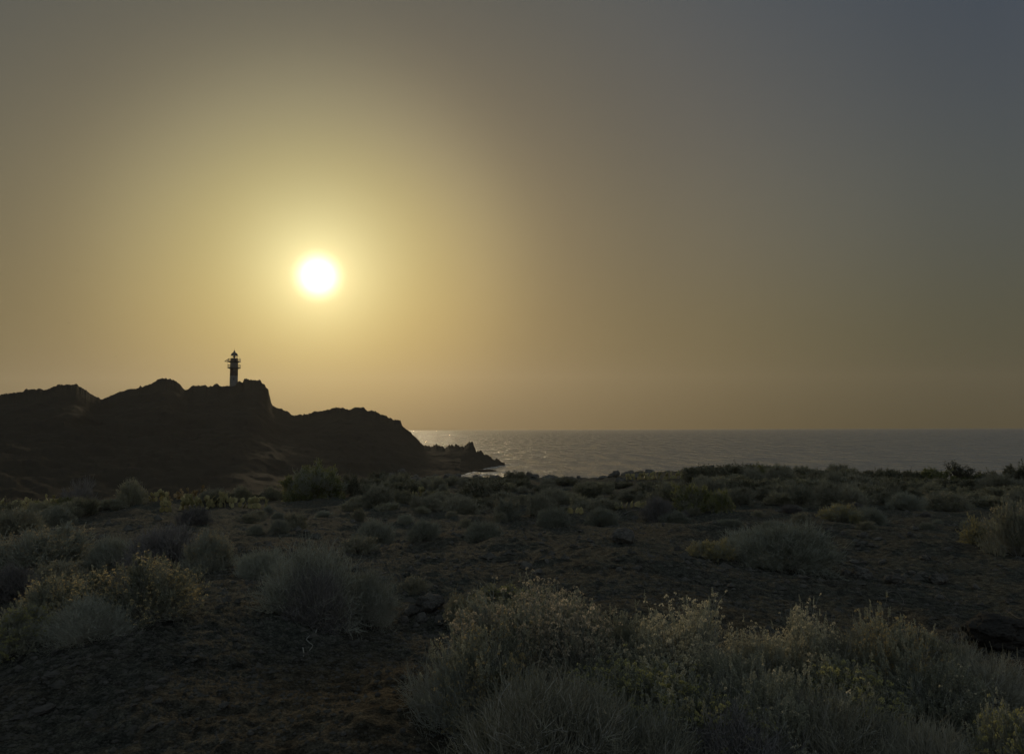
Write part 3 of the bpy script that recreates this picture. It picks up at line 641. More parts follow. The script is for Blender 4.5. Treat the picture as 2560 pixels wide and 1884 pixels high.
def prickly_pear(cx, top, base, wid, label, npads=30, mat='pad', group=None, padh=.30, seed=0):
    rg = random.Random(seed + int(cx)); x, y, z, d = at(cx * K, base * K, 18)
    W = wid * K * d / F; H = max(CAMZ + ray(cx * K, top * K)[2] * d - z, .35)
    e = bpy.data.objects.new('prickly_pear', None); C.objects.link(e); e.location = (x, y, z - .03); tag(e, label, 'cactus', group); PLACED.append((x, y, W / 2 * 1.3)); PLACED.append((x * .95, y * .95, W / 2)); PLACED.append((x * .89, y * .89, W / 2))
    pads = []
    def add(P, rot, sz):
        o = link('pad', rg.choice(PADS[mat]), e, P); q = rot
        o.rotation_euler = q; o.scale = (sz * rg.uniform(.85, 1.25), sz, sz)
        tip = Vector(P) + (q.to_matrix() @ Vector((rg.uniform(-.16, .16), 0, .93))) * sz; pads.append((tip, q, sz))
    from mathutils import Euler
    roots = max(4, int(W / .22))
    for k in range(roots):
        fx = (k + .5) / roots * 2 - 1
        add((fx * W * .42, rg.uniform(-.25, .25) * W * .5, 0), Euler((rg.uniform(-.35, .35), rg.uniform(-.4, .4) + fx * .35, rg.uniform(-1.4, 1.4))), padh * rg.uniform(.9, 1.2))
    tries = 0
    while len(pads) < npads and tries < 500:
        tries += 1
        tip, q, sz = rg.choice(pads)
        if tip.z > H * (1.02 - .4 * abs(tip.x) / (W / 2 + .01)) - sz * .5 or abs(tip.x) > W / 2: continue
        add(tuple(tip), Euler((q.x + rg.uniform(-.6, .6), q.y + rg.uniform(-.75, .75), q.z + rg.uniform(-.8, .8))), sz * rg.uniform(.8, 1.02))
    return e
prickly_pear(42, 1077, 1100, 90, 'yellowish cactus with antler-like upright pads at the left edge', 30)
prickly_pear(95, 1068, 1088, 80, 'cactus clump with pale upright pads behind the antler-like one', 28)
prickly_pear(20, 1070, 1086, 60, 'olive cactus clump at the very left edge under the headland', 22)
prickly_pear(348, 1072, 1090, 52, 'small yellow cactus left of the reddish cactus mound', 22)
prickly_pear(418, 1050, 1092, 88, 'tall reddish-tinged cactus mound against the headland foot', 60, 'pad_red')
prickly_pear(405, 1084, 1122, 104, 'brightest yellow-lit cactus, left end of the long cactus row', 80)
prickly_pear(485, 1078, 1112, 90, 'yellow-lit cactus in the middle of the long cactus row', 70)
prickly_pear(560, 1086, 1114, 74, 'low yellowish cactus at the right end of the long cactus row', 46)
prickly_pear(928, 1066, 1088, 60, 'small yellow-green cactus clump left of centre below the rocky rim', 28)
prickly_pear(1385, 1090, 1114, 84, 'pale green cactus clump in the middle distance right of centre', 40)
prickly_pear(1258, 1112, 1126, 44, 'tiny pale cactus left of the fuzzy grey shrub', 16)
prickly_pear(1460, 1028, 1050, 130, 'dull green cactus thicket silhouetted on the rim against the sea', 60)
prickly_pear(1400, 1034, 1052, 70, 'dull green cactus on the rim, left of the larger thicket', 30)
prickly_pear(2050, 1098, 1112, 30, 'tiny bluish cactus by the dark hollow on the right', 10)

# ------------------------------------------------------------------ shrubs filling the middle distance, by area
def fill(cnt, xr, yr, keys, wr, hr, label, group, seed, minsep=.55):
    rg = np.random.default_rng(seed); done = 0; tries = 0
    while done < cnt and tries < cnt * 30:
        tries += 1
        cx = rg.uniform(*xr); by = yr[0] + (yr[1] - yr[0]) * rg.uniform(0, 1)
        x, y, z, d = at(cx * K, by * K, 22 if wr[1] > 1.5 else 9)
        Rw = rg.uniform(*wr) / 2
        if d > 74: continue
        if any(math.hypot(x - a, y - b) < (Rw + c) * minsep for a, b, c in PLACED): continue
        PLACED.append((x, y, Rw)); done += 1
        key = keys[int(rg.integers(0, len(keys)))]; hh = rg.uniform(*hr) * (.5 + .5 * Rw * 2 / wr[1])
        look = {'far_dark': 'dark leafy', 'far_grey': 'grey leafy', 'far_wiry': 'pale wiry', 'far_green': 'green leafy', 'mid_wiry': 'pale wiry', 'mid_grey': 'grey leafy', 'mid_purple': 'dark twiggy'}[key]
        size = 'small' if Rw * 2 < wr[0] + .36 * (wr[1] - wr[0]) else ('medium' if Rw * 2 < wr[0] + .7 * (wr[1] - wr[0]) else 'wide')
        q = (cx - xr[0]) / (xr[1] - xr[0]); side_ = 'left' if q < .34 else ('middle' if q < .67 else 'right')
        place_shrub(key, x, y, z, Rw, hh, '%s %s shrub, %s of %s' % (size, look, side_, label), group)
fill(70, (1480, 2240), (1046, 1076), ['far_dark', 'far_grey', 'far_dark', 'far_wiry', 'far_green'], (1.2, 3.4), (.45, 1.05), 'the dense scrub belt right under the sea', 'scrub belt under the sea, right half', 101)
fill(50, (1440, 2240), (1072, 1112), ['far_grey', 'far_wiry', 'far_dark', 'far_grey'], (.8, 2.3), (.4, .85), 'the slope in front of the scrub belt', 'shrubs in front of the right-hand scrub belt', 102)
fill(30, (780, 1460), (1056, 1082), ['far_dark', 'far_grey', 'far_wiry'], (1.0, 2.6), (.3, .7), 'the slope just inside the rocky rim', 'low shrubs inside the rocky rim', 103)
fill(48, (760, 1440), (1078, 1125), ['far_grey', 'far_wiry', 'far_dark', 'far_wiry'], (.5, 1.9), (.2, .6), 'the open scrub at mid distance', 'scattered scrub across the centre', 104)
fill(20, (190, 760), (1062, 1096), ['far_grey', 'far_dark', 'far_wiry'], (.8, 2.0), (.3, .55), 'the strip around the cactus row', 'low shrubs around the left cactus clumps', 105)
fill(16, (0, 190), (1072, 1130), ['far_dark', 'far_grey', 'far_green'], (.8, 1.6), (.35, .7), 'the corner with antler-like cacti', 'low shrubs by the left edge', 106)
fill(14, (500, 1100), (1120, 1175), ['mid_wiry', 'mid_grey'], (.4, .9), (.2, .45), 'the bare slope behind the bristly shrub', 'small tufts behind the bristly shrub', 107)
fill(14, (1440, 2160), (1115, 1165), ['mid_wiry', 'mid_grey', 'mid_purple'], (.3, .9), (.15, .4), 'the stony slope around the fuzzy dome', 'small tufts on the right stony slope', 108)

# ------------------------------------------------------------------ small flat-crowned tree on the rim
def tabaiba(cx, top, base, wid):
    x, y, z, d = at(cx * K, base * K); H = CAMZ + ray(cx * K, top * K)[2] * d - z; W = wid * K * d / F; rg = np.random.default_rng(5)
    e = bpy.data.objects.new('small_tree', None); C.objects.link(e); e.location = (x, y, z - .05)
    tag(e, 'small flat-crowned tree standing above the scrub against the sea', 'tree')
    a = Acc(); b = Acc(); lf = Acc(); n = 4
    D = unit(np.stack([rg.normal(0, .35, n), rg.normal(0, .3, n), np.ones(n)], 1)); P = np.zeros((n, 3)) + rg.normal(size=(n, 3)) * [.05, .05, 0]
    s0 = grow(P, D, np.full(n, H * .62), 5, .12, .1, rg); segs(s0, .07, .045, a, 7)
    P1, D1 = pick(s0, 46, .55, 1, rg); an = rg.uniform(0, 6.28, 46); O = np.stack([np.cos(an), np.sin(an), rg.uniform(.15, .7, 46)], 1)
    s1 = grow(P1, O + D1 * .3, rg.uniform(.3, 1, 46) * W * .46, 5, .16, .12, rg); segs(s1, .032, .014, b, 5)
    P2, D2 = pick(s1, 500, .3, 1, rg); s2 = grow(P2, D2 + rg.normal(size=P2.shape) * .5 + [0, 0, .5], rg.uniform(.12, .35, 500), 2, .2, .2, rg); segs(s2, .012, .007, b, 3)
    T = s2[:, -1]; c = np.repeat(T, 12, 0); dd = unit(rg.normal(size=c.shape) + [0, 0, .5]); lf.add(*blades(c, dd, rg.uniform(.05, .11, len(c)), .03, rg))
    link('trunk', a.mesh('tree_trunk', M['bark_dark']), e); link('branches', b.mesh('tree_branches', M['bark_dark']), e); link('foliage', lf.mesh('tree_foliage', M['leaf_dark']), e)
tabaiba(2110, 1017, 1052, 70)

# ------------------------------------------------------------------ stones
def rock_mesh(name, seed, mat, flat=.6, sub=4, amp=.28, jag=.10):
    import bmesh
    bm = bmesh.new(); bmesh.ops.create_icosphere(bm, subdivisions=sub, radius=1)
    co = np.array([v.co[:] for v in bm.verts]); o = seed * 7.7
    n = 1 + amp * fbm(co[:, 0] * 1.1 + o, co[:, 1] * 1.1, co[:, 2] * 1.1, oct=3, s=seed)
    cells = np.round((co @ np.random.default_rng(seed).normal(size=(3, 3))) * 1.6) / 1.6
    n = n + jag * fbm(co[:, 0] * 4 + o, co[:, 1] * 4, co[:, 2] * 4, oct=3, s=seed + 4) + .05 * np.sin(cells.sum(1) * 3)
    co = co * n[:, None] * [1, .8, flat]
    for v, c in zip(bm.verts, co): v.co = c
    me = bpy.data.meshes.new(name); bm.to_mesh(me); bm.free(); me.materials.append(M[mat]); return me
ROCKS = [rock_mesh('stone', k, 'rock', .5 + .1 * (k % 3)) for k in range(6)]
PALE = [rock_mesh('pale_stone', 20 + k, 'rock_pale', .45) for k in range(3)]
BOULD = rock_mesh('boulder', 41, 'boulder', .62, 5, .22, .07)
SLAB = rock_mesh('slab', 50, 'rock_pale', .16, 5, .25, .10)
def rock(me, cx, base, wid, label, name='stone', hs=1.0, group=None, rot=None, sink=.25, lift=0):
    x, y, z, d = at(cx * K, base * K); s = wid * K * d / F / 2
    o = link(name, me, None, (x, y, z + s * (.3 - sink) * hs + lift)); o.rotation_euler = (random.uniform(-.15, .15), random.uniform(-.15, .15), random.uniform(0, 6.3) if rot is None else rot)
    o.scale = (s, s, s * hs); tag(o, label, 'rock' if wid > 40 else 'stone', group); return o
rock(BOULD, 2192, 1418, 105, 'big dark rounded boulder at the right edge above the thicket', 'boulder', .95, rot=.3, sink=-.2)
rock(ROCKS[0], 1963, 1279, 34, 'rounded stone with a lit left rim on the right-hand slope', hs=1.15, sink=-.1)
rock(ROCKS[1], 2058, 1280, 30, 'rounded stone beside a bare twig, right of the rim-lit one', hs=1.1, sink=-.1)
rock(ROCKS[2], 1890, 1266, 40, 'flat dark rock left of the rim-lit stone on the right slope')
rock(ROCKS[3], 2022, 1258, 18, 'small dark stone above the two rounded ones on the right slope')
rock(ROCKS[4], 2000, 1256, 16, 'tiny dark stone just above the rim-lit rounded one')
rock(ROCKS[1], 945, 1338, 56, 'largest of the dark rim-lit rocks between the bristly shrub and the thicket', hs=1.1, sink=-.1, lift=.02)
rock(ROCKS[0], 905, 1345, 40, 'dark rock with a curved bright rim beside the largest of its cluster', hs=1.1, sink=-.05)
rock(ROCKS[5], 925, 1362, 38, 'dark rock at the front of the rim-lit cluster')
rock(ROCKS[2], 885, 1366, 26, 'small dark rock at the left end of the rim-lit cluster')
rock(ROCKS[3], 968, 1362, 40, 'dark rock at the right end of the rim-lit cluster, against the thicket')
rock(ROCKS[4], 985, 1345, 30, 'dark rock tucked between its cluster and the grass-like tuft')
rock(SLAB, 2105, 1580, 120, 'flat rock ledge with a pale lit edge, low right among the shrubs', 'rock_ledge', .9, rot=.1, lift=.10)
rock(SLAB, 2110, 1612, 150, 'dark lower rock shelf under the pale-edged ledge', 'rock_ledge', 1.4, rot=2.9, lift=.02)
rock(PALE[0], 290, 1090, 9, 'small bright white flat stone at the foot of the headland', hs=.6, lift=.06)
rock(PALE[1], 1893, 1235, 12, 'pale flat chip of stone on the right-hand slope below the fuzzy dome')
rock(PALE[2], 1454, 1156, 8, 'tiny upright white chip standing on the central slope', hs=2.2, sink=-.4)
rock(ROCKS[3], 1350, 1046, 18, 'blocky rock on the rim against the sea, right of centre', hs=1.5, sink=-.3)
rock(ROCKS[5], 1160, 1045, 14, 'square rock poking above the rim against the sea', hs=1.4, sink=-.3)
rock(ROCKS[0], 882, 1052, 24, 'dark upright rock on the rim in front of the headland', hs=1.5, sink=-.3)
rock(PALE[0], 40, 1573, 30, 'flat pale stone near the bottom left corner', hs=.5)
rock(PALE[1], 88, 1565, 44, 'long flat stone right of the pale one near the bottom left corner', hs=.5)
rock(ROCKS[0], 130, 1500, 26, 'dark stone with a short stalk on the bare left slope')
rock(PALE[2], 335, 1508, 20, 'flat pale stone on the bare ground, bottom left quarter', hs=.5)
rock(PALE[0], 238, 1446, 14, 'small pale chip on the dark soil below the glowing-tipped shrub', hs=.6)
rock(ROCKS[2], 355, 1498, 24, 'reddish flat stone beside the flat pale one, bottom left quarter', hs=.5)
rock(ROCKS[4], 830, 1272, 44, 'flat stone lying at an angle right of the large bristly shrub', hs=.6)
rock(ROCKS[1], 1365, 1190, 46, 'dark rock mound on the bare slope in the centre', hs=1.2, sink=-.1)

def scatter_stones(cnt, xr, yr, wr, meshes, label, group, seed):
    rg = np.random.default_rng(seed)
    for i in range(cnt):
        cx = rg.uniform(*xr); by = rg.uniform(*yr); x, y, z, d = at(cx * K, by * K); s = rg.uniform(*wr) ** 1.0 * rg.uniform(.5, 1) / 2
        if any(math.hypot(x - a, y - b) < c * .75 for a, b, c in PLACED): continue
        o = link('stone', meshes[int(rg.integers(0, len(meshes)))], None, (x, y, z + s * .1)); o.scale = (s, s, s * rg.uniform(.6, 1.1)); o.rotation_euler = (rg.normal(0, .2), rg.normal(0, .2), rg.uniform(0, 6.3))
        q = (cx - xr[0]) / (xr[1] - xr[0]); v = (by - yr[0]) / (yr[1] - yr[0])
        tag(o, '%s, %s %s' % (label, ('far' if v < .34 else 'middle' if v < .67 else 'near'), ('left' if q < .34 else 'centre' if q < .67 else 'right')), 'stone', group)
scatter_stones(48, (1700, 2240), (1150, 1290), (.10, .34), ROCKS, 'dark stone among the rubble of the right-hand slope', 'rubble on the right-hand slope', 201)
scatter_stones(40, (1080, 1700), (1130, 1260), (.07, .24), ROCKS, 'dark stone strewn over the bare central slope', 'stones on the central slope', 202)
scatter_stones(56, (800, 1460), (1036, 1056), (.35, 1.4), ROCKS, 'dark lava rock along the jagged rim in front of the sea', 'lava rocks along the central rim', 203)
scatter_stones(44, (1480, 1900), (1024, 1050), (.4, 1.3), ROCKS, 'dark lava rock on the raised rim hump right of centre', 'lava rocks on the raised rim hump', 204)
scatter_stones(40, (380, 900), (1385, 1640), (.02, .07), ROCKS + PALE[:1], 'small flat stone on the bare foreground soil left of the thicket', 'stones on the foreground soil', 205)
scatter_stones(30, (0, 380), (1430, 1650), (.02, .08), ROCKS + PALE[:1], 'small flat stone on the dark soil of the bottom left quarter', 'stones of the bottom left quarter', 206)
scatter_stones(26, (560, 1000), (1190, 1300), (.05, .16), ROCKS, 'stone on the dark slope right behind the large bristly shrub', 'stones behind the bristly shrub', 207)
scatter_stones(22, (1400, 2200), (1290, 1380), (.04, .12), ROCKS, 'stone on the dark slope just above the foreground thicket', 'stones above the thicket', 208)
scatter_stones(14, (1840, 2240), (1290, 1335), (.06, .2), ROCKS, 'stone on the shaded flat left of the big dark boulder', 'stones left of the boulder', 209)

def grit(name, cnt, d0, d1, s0, s1, seed, mat):
    """countless pebbles: one object"""
    rg = np.random.default_rng(seed); az = rg.uniform(R(-38), R(38), cnt); d = np.exp(rg.uniform(math.log(d0), math.log(d1), cnt)); x = np.sin(az) * d; y = np.cos(az) * d
    keep = fbm(x / 1.1, y / 1.1, oct=2, s=seed) > rg.uniform(-.9, .7, cnt); x, y, d = x[keep], y[keep], d[keep]; n = len(x); z = ground_z(x, y)
    s = np.clip(rg.lognormal(0, .55, n), .3, 3.2) * (s0 + (s1 - s0) * (np.log(d / d0) / math.log(d1 / d0)))
    octv = np.array([[1, 0, 0], [0, 1, 0], [-1, 0, 0], [0, -1, 0], [.1, .1, .75], [0, 0, -.6]]); Fo = np.array([[0, 1, 4], [1, 2, 4], [2, 3, 4], [3, 0, 4], [1, 0, 5], [2, 1, 5], [3, 2, 5], [0, 3, 5]])
    jit = octv[None] * rg.uniform(.55, 1.25, (n, 6, 3)); a = rg.uniform(0, 6.3, n); ca, sa = np.cos(a)[:, None], np.sin(a)[:, None]
    X = jit[..., 0] * ca - jit[..., 1] * sa; Y = jit[..., 0] * sa + jit[..., 1] * ca
    V = np.stack([X * s[:, None] + x[:, None], Y * s[:, None] + y[:, None], jit[..., 2] * s[:, None] * .8 + z[:, None]], -1).reshape(-1, 3)
    Fc = (np.arange(n)[:, None, None] * 6 + Fo[None]).reshape(-1, 3)
    tag(link(name, mk_mesh(name, V, Fc, M[mat])), 'fine dark volcanic gravel strewn over the soil', 'gravel', kind='stuff')
grit('gravel', 90000, 2.6, 45, .0042, .028, 301, 'gravel')
grit('stone_chips', 3200, 6.5, 38, .022, .085, 305, 'gravel')

# ------------------------------------------------------------------ bare roots and dead twigs
def polytube(name, pts, r, label, cat='root', mat='bark', lift=.01):
    P = []
    for (cx, cy) in pts:
        x, y, z, d = at(cx * K, cy * K); P.append((x, y, z + lift))
    P = np.array(P); m = len(P); t = np.linspace(0, m - 1, m * 5); Q = np.stack([np.interp(t, np.arange(m), P[:, k]) for k in range(3)], 1)
    for _ in range(3): Q[1:-1] = (Q[:-2] + Q[1:-1] * 2 + Q[2:]) / 4
    Q[:, 2] = np.maximum(Q[:, 2], ground_z(Q[:, 0], Q[:, 1]) + .004)
    o0 = Q[0].copy(); a = Acc(); rr = r * np.linspace(1, .5, len(Q)); a.add(*tubes(Q[:-1] - o0, Q[1:] - o0, rr[:-1], rr[1:], 6))
    tag(link(name, a.mesh(name, M[mat], True), None, tuple(o0)), label, cat)
polytube('root', [(600, 1325), (606, 1332), (601, 1338), (607, 1345), (603, 1352)], .008, 'short curly pale root left below the large bristly shrub', lift=.05)
polytube('root', [(704, 1330), (712, 1342), (709, 1356), (711, 1364)], .008, 'pale hanging root under the middle of the large bristly shrub', lift=.05)
polytube('root', [(705, 1372), (697, 1377), (693, 1388), (691, 1396), (680, 1401), (670, 1407), (680, 1413), (687, 1420), (678, 1430)], .006, 'long zigzag pale root running down the soil below the bristly shrub')
polytube('root', [(664, 1425), (666, 1434), (665, 1443)], .005, 'tiny pale root stub below the zigzag root')
polytube('dead_twig', [(1942, 1303), (1955, 1297), (1966, 1302), (1976, 1310), (1982, 1322), (1975, 1338)], .006, 'curled dead twig on the shaded soil below the rounded stones', 'twig', mat='bark_dark')
polytube('dead_twig', [(2030, 1288), (2052, 1297), (2072, 1312), (2082, 1322)], .006, 'straight dead twig running down from the rounded stones on the right', 'twig', mat='bark_dark')
polytube('dead_twig', [(2205, 1338), (2222, 1352), (2240, 1362)], .006, 'dead twig on the soil above the big dark boulder', 'twig', mat='bark_dark')
polytube('dead_twig', [(822, 1272), (838, 1265), (850, 1262)], .010, 'short pale dead stick beside the slanted flat stone', 'twig', mat='bark_dark', lift=.05)
polytube('dead_twig', [(1368, 1128), (1382, 1122), (1398, 1119)], .02, 'pale dead stick on the central slope below the cactus', 'twig', mat='bark_dark', lift=.03)

# ------------------------------------------------------------------ lighthouse
def lathe(prof, k=40, cap=True):
    n = len(prof); V = np.array([(r * math.cos(2 * math.pi * j / k), r * math.sin(2 * math.pi * j / k), z) for r, z in prof for j in range(k)])
    Fq = np.array([(i * k + j, i * k + (j + 1) % k, (i + 1) * k + (j + 1) % k, (i + 1) * k + j) for i in range(n - 1) for j in range(k)]); return V, Fq
def lighthouse():
    r = ray(584.2, 962); D = 408.5; k = D / F; cosf = 1 / math.cos(math.atan((584.2 - 1280) / F)); k = k * .937   # metres per photo pixel across the line of sight
    kz = D / F * math.cos(math.atan((1280 - 584.2) / F))
    bz = CAMZ + ray(584, 966)[2] * D
    def zz(py): return CAMZ + ray(584.2, py)[2] * D - bz
    e = bpy.data.objects.new('lighthouse', None); C.objects.link(e); e.location = (r[0] * D, r[1] * D, bz); e.rotation_euler = (0, 0, math.atan2(-r[0], r[1]))
    tag(e, 'tall round banded lighthouse with two galleries standing on the headland', 'lighthouse')
    def L(name, prof, mat, par=e, smooth=True, kk=40):
        V, Fq = lathe(prof, kk); me = mk_mesh('lighthouse_' + name, V, Fq, M[mat], smooth); me.set_sharp_from_angle(angle=.6) if hasattr(me, 'set_sharp_from_angle') else None
        return link(name, me, par)
    rs = 9.6 * kz
    L('tower_base', [(rs * 1.02, -8), (rs * 1.0, zz(939))], 'paint_white')
    L('red_band', [(rs * 1.0, zz(939)), (rs * .985, zz(920.5))], 'paint_red')
    L('upper_tower', [(rs * .985, zz(918.6)), (rs * .97, zz(904.8))], 'paint_white')
    rl = 9.0 * kz
    L('watch_room', [(rl, zz(903.2)), (rl, zz(898)), (rl * .93, zz(895.6)), (0, zz(895.5))], 'paint_red')
    for (ya, yb, yr, lab) in ((920.5, 918.6, 911.5, 'lower'), (904.8, 903.2, 897, 'upper')):
        rg_ = 15.5 * kz
        g = L('gallery', [(rs * .9, zz(ya + 2.2)), (rs * 1.15, zz(ya + 1.2)), (rg_ * .96, zz(ya)), (rg_, zz(ya)), (rg_, zz(yb)), (rs * .5, zz(yb))], 'metal')
        a = Acc(); n = 30; an = np.arange(n) * 2 * math.pi / n; ring = lambda z, rr, m=60: np.array([(rr * math.cos(2 * math.pi * j / m), rr * math.sin(2 * math.pi * j / m), z) for j in range(m)])
        P = np.stack([rg_ * .97 * np.cos(an), rg_ * .97 * np.sin(an), np.full(n, zz(yb))], 1); a.add(*tubes(P, P + [0, 0, zz(yr) - zz(yb)], .05, .05, 5))
        for q, t_ in ((1, .06), (.66, .03), (.33, .03)):
            z = zz(yb) + (zz(yr) - zz(yb)) * q; c = ring(z, rg_ * .97); a.add(*tubes(c, np.roll(c, -1, 0), t_, t_, 5))
        link('railing', a.mesh('lighthouse_railing', M['metal']), g)
    rl2 = 8.1 * kz
    L('lantern_glass', [(rl2 * .97, zz(895.5)), (rl2 * .97, zz(888.6))], 'glass')
    a = Acc(); n = 10; an = np.arange(n) * 2 * math.pi / n + .3; P = np.stack([rl2 * np.cos(an), rl2 * np.sin(an), np.full(n, zz(895.5))], 1); a.add(*tubes(P, P + [0, 0, zz(888.5) - zz(895.5)], .06, .06, 5))
    link('glazing_bars', a.mesh('lighthouse_bars', M['metal']), e)
    L('lens', [(0, zz(895.4)), (.35, zz(895.2)), (.4, zz(893.5)), (.62, zz(892.8)), (.7, zz(891.2)), (.55, zz(889.9)), (.1, zz(889.4))], 'metal', kk=20)
    dm = [(rl2 * 1.1, zz(888.7)), (rl2 * 1.1, zz(888.0))] + [(rl2 * 1.0 * math.cos(t), zz(888.0) + (zz(880.2) - zz(888.0)) * math.sin(t)) for t in np.linspace(0, 1.3, 9)]
    L('dome', [(0, zz(888.7))] + dm + [(2.4 * kz, zz(880.4)), (2.3 * kz, zz(878.3)), (1.2 * kz, zz(876.2)), (0, zz(875.8))], 'metal')
    a = Acc(); a.add(*tubes(np.array([[0, 0, zz(876)]]), np.array([[0, 0, zz(870)]]), .09, .03, 6)); link('lightning_rod', a.mesh('lighthouse_rod', M['metal']), e)
    a = Acc(); a.add(*tubes(np.array([[rl2, 0, zz(888)], [-15.2 * kz, 0, zz(904)]]), np.array([[15.2 * kz, 0, zz(897)], [-15.2 * kz, 0, zz(911)]]), .035, .035, 4)); link('stay_cable', a.mesh('lighthouse_cable', M['metal']), e)
    # tilted solar panel on a bracket at the upper gallery
    p0 = np.array([-22.4 * kz, zz(903.8)]); p1 = np.array([-13.0 * kz, zz(897.5)]); dd = p1 - p0; nn = np.array([-dd[1], dd[0]]) / np.linalg.norm(dd) * .09
    prof = [p0 - nn, p1 - nn, p1 + nn, p0 + nn]; V = np.array([(q[0], yy, q[1]) for yy in (-1.1, 1.1) for q in prof]); Fq = np.array([(0, 1, 2, 3), (7, 6, 5, 4), (0, 4, 5, 1), (1, 5, 6, 2), (2, 6, 7, 3), (3, 7, 4, 0)])
    sp = link('solar_panel', mk_mesh('lighthouse_panel', V, Fq, M['metal']), e)
    a = Acc(); A0 = []; A1 = []
    for yy in (-.9, 0, .9):
        A0 += [(p0[0], yy, p0[1]), (p1[0], yy, p1[1]), ((p0[0] + p1[0]) / 2, yy, (p0[1] + p1[1]) / 2)]; A1 += [(-14 * kz, yy * .8, zz(904.6)), (-14 * kz, yy * .8, zz(904.6)), (-14 * kz, yy * .8, zz(904.6))]
    a.add(*tubes(np.array(A0), np.array(A1), .06, .06, 5)); link('bracket', a.mesh('lighthouse_bracket', M['metal']), sp)
    # window and its frame on the lower shaft, facing the camera
    import bmesh
    def box(name, c, s, mat, par):
        bm = bmesh.new(); bmesh.ops.create_cube(bm, size=1)
        for v in bm.verts: v.co = Vector((c[0] + v.co.x * s[0], c[1] + v.co.y * s[1], c[2] + v.co.z * s[2]))
        bmesh.ops.bevel(bm, geom=bm.edges[:], offset=.02, segments=1, affect='EDGES')
        me = bpy.data.meshes.new(name); bm.to_mesh(me); bm.free(); me.materials.append(M[mat]); return link(name, me, par)
    for zc in (zz(947.5), zz(926)):
        wd = box('window', (-.1, -rs * .985, zc), (.75, .22, 1.1), 'metal', e); box('frame', (-.1, -rs * .985, zc + .62), (1.0, .34, .14), 'paint_white', wd)
lighthouse()

# ------------------------------------------------------------------ gulls
def gull(px, py, D, span, bank, label):
    r = ray(px, py); import bmesh
    n = 9; V = []; Fq = []
    for i in range(-n, n + 1):
        t = i / n; a = abs(t); x = t * .5; z = .10 * math.sin(a * math.pi * .75) - .03 * a; y = -.10 * a * a + .02; ch = .085 * (1 - a * .82)
        V += [(x, y + ch, z), (x, y, z + .012), (x, y - ch, z - .004), (x, y, z - .012)]
    for i in range(2 * n):
        for j in range(4): Fq.append((i * 4 + j, i * 4 + (j + 1) % 4, i * 4 + 4 + (j + 1) % 4, i * 4 + 4 + j))
    base = len(V); k = 8
    B = [(-.24, .004), (-.2, .03), (-.08, .045), (.05, .052), (.14, .04), (.18, .03), (.22, .032), (.25, .02), (.29, .003)]
    for (y, rr) in B:
        for j in range(k): V.append((rr * math.cos(2 * math.pi * j / k), y, rr * math.sin(2 * math.pi * j / k)))
    for i in range(len(B) - 1):
        for j in range(k): Fq.append((base + i * k + j, base + i * k + (j + 1) % k, base + (i + 1) * k + (j + 1) % k, base + (i + 1) * k + j))
    o = link('gull', mk_mesh('gull', np.array(V), np.array(Fq), M['bird'], True), None, (r[0] * D, r[1] * D, CAMZ + r[2] * D)); o.scale = (span,) * 3; o.rotation_euler = (.1, bank, .4)
    tag(o, label, 'bird', 'gulls gliding over the headland')
gull(193, 677, 300, 1.35, .35, 'highest tiny gull in the sky at the far left')
gull(172, 807, 310, 1.3, .0, 'leftmost of the lower gulls above the headland')
gull(248, 822, 300, 1.0, .2, 'gull to the right of the two lower ones on the left')
gull(290, 891, 330, 1.0, .1, 'lowest gull, just above the notch in the headland')

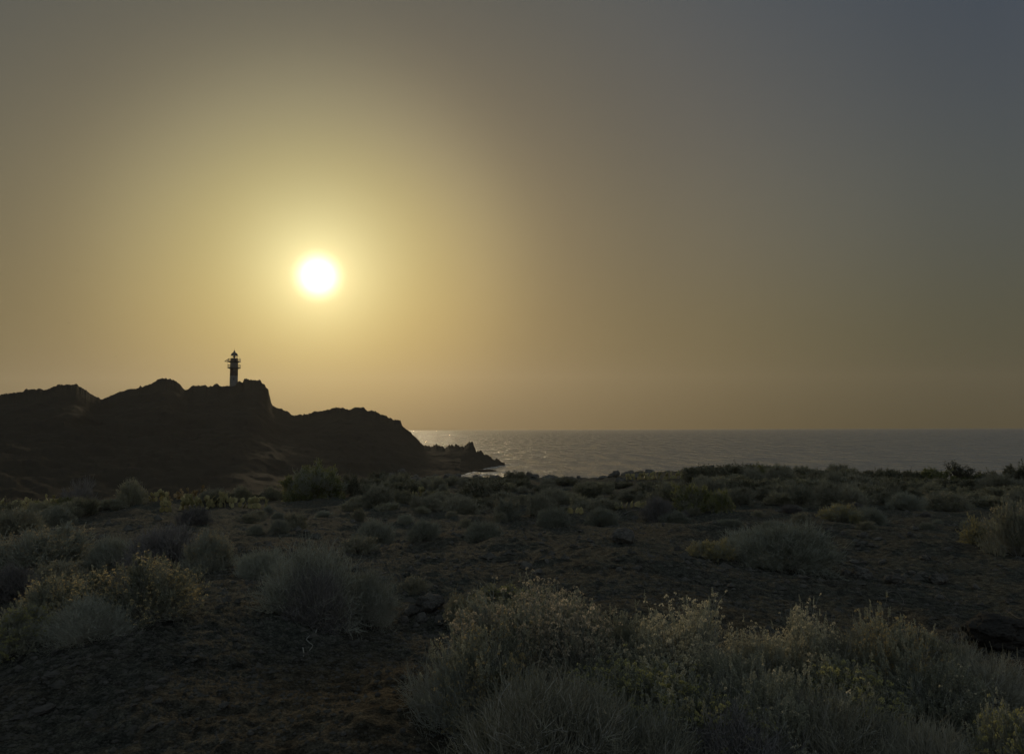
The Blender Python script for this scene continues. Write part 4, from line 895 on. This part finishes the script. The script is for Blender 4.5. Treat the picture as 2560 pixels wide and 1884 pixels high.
# ------------------------------------------------------------------ surf round the point
def surf():
    m, t, b = newmat('sea_foam'); b.inputs['Roughness'].default_value = .6; p = pos(t)
    b.inputs['Base Color'].default_value = (.8, .82, .8, 1)
    mp = t.nodes.new('ShaderNodeMapping'); t.links.new(p, mp.inputs[0]); mp.inputs['Scale'].default_value = (1, .5, 1)
    al = ramp(t, noise(t, .35, 8, .75, mp.outputs[0]), [(.46, (0, 0, 0)), (.56, (.95, .95, .95))]); t.links.new(al, b.inputs['Alpha'])
    a = Acc()
    for pts, wdt in (([(1120, 1192), (1160, 1188), (1185, 1180), (1215, 1172), (1245, 1167), (1275, 1162), (1300, 1160)], 7), ([(1180, 1190), (1215, 1186), (1250, 1182), (1290, 1180), (1330, 1178)], 6), ([(1150, 1200), (1200, 1199), (1270, 1196), (1340, 1194)], 8)):
        q = []
        for px, py in pts:
            r = ray(px, py); D = -CAMZ / r[2]; q.append((r[0] * D, r[1] * D))
        q = np.array(q); tt = np.linspace(0, len(q) - 1, 80); q = np.stack([np.interp(tt, np.arange(len(q)), q[:, k]) for k in (0, 1)], 1)
        nz = 3 * fbm(q[:, 0] / 12, q[:, 1] / 12, oct=3, s=7); wd = wdt * (1 + .5 * fbm(q[:, 0] / 6, q[:, 1] / 6, oct=2, s=9)) * np.sin(np.linspace(.05, math.pi - .05, 80)) ** .5
        V = np.concatenate([np.stack([q[:, 0], q[:, 1] + nz + wd, np.full(80, .12)], 1), np.stack([q[:, 0], q[:, 1] + nz, np.full(80, .3)], 1), np.stack([q[:, 0], q[:, 1] + nz - wd, np.full(80, .12)], 1)])
        Fq = np.array([(r_ * 80 + i, (r_ + 1) * 80 + i, (r_ + 1) * 80 + i + 1, r_ * 80 + i + 1) for r_ in (0, 1) for i in range(79)]); a.add(V, Fq)
    tag(link('surf', a.mesh('surf', m, True)), 'white surf washing round the rocky point', 'surf', kind='stuff')
surf()
# low reef off the point
o = link('reef', rock_mesh('reef', 77, 'headland', .16, 5, .3, .2)); r_ = ray(1205, 1177); D_ = CAMZ / -r_[2]
o.location = (r_[0] * D_, r_[1] * D_, 0); o.scale = (8.5, 6, 5); tag(o, 'low flat reef awash in surf below the rocky point', 'reef')

# ------------------------------------------------------------------ dusty air
def haze():
    m = bpy.data.materials.new('dusty_air'); m.use_nodes = True; t = m.node_tree; t.nodes.clear()
    v = t.nodes.new('ShaderNodeVolumePrincipled'); v.inputs['Color'].default_value = (.97, .93, .86, 1); v.inputs['Density'].default_value = 4.5e-5; v.inputs['Anisotropy'].default_value = .6
    o = t.nodes.new('ShaderNodeOutputMaterial'); t.links.new(v.outputs[0], o.inputs['Volume'])
    r = 12500; V = np.array([(x, y, z) for z in (-27, 900) for (x, y) in ((-r, -r), (r, -r), (r, r), (-r, r))], float)
    Fq = np.array([(3, 2, 1, 0), (4, 5, 6, 7), (0, 1, 5, 4), (1, 2, 6, 5), (2, 3, 7, 6), (3, 0, 4, 7)])
    tag(link('haze', mk_mesh('haze', V, Fq, m)), 'thin dusty air over the sea', 'haze', kind='stuff')
haze()
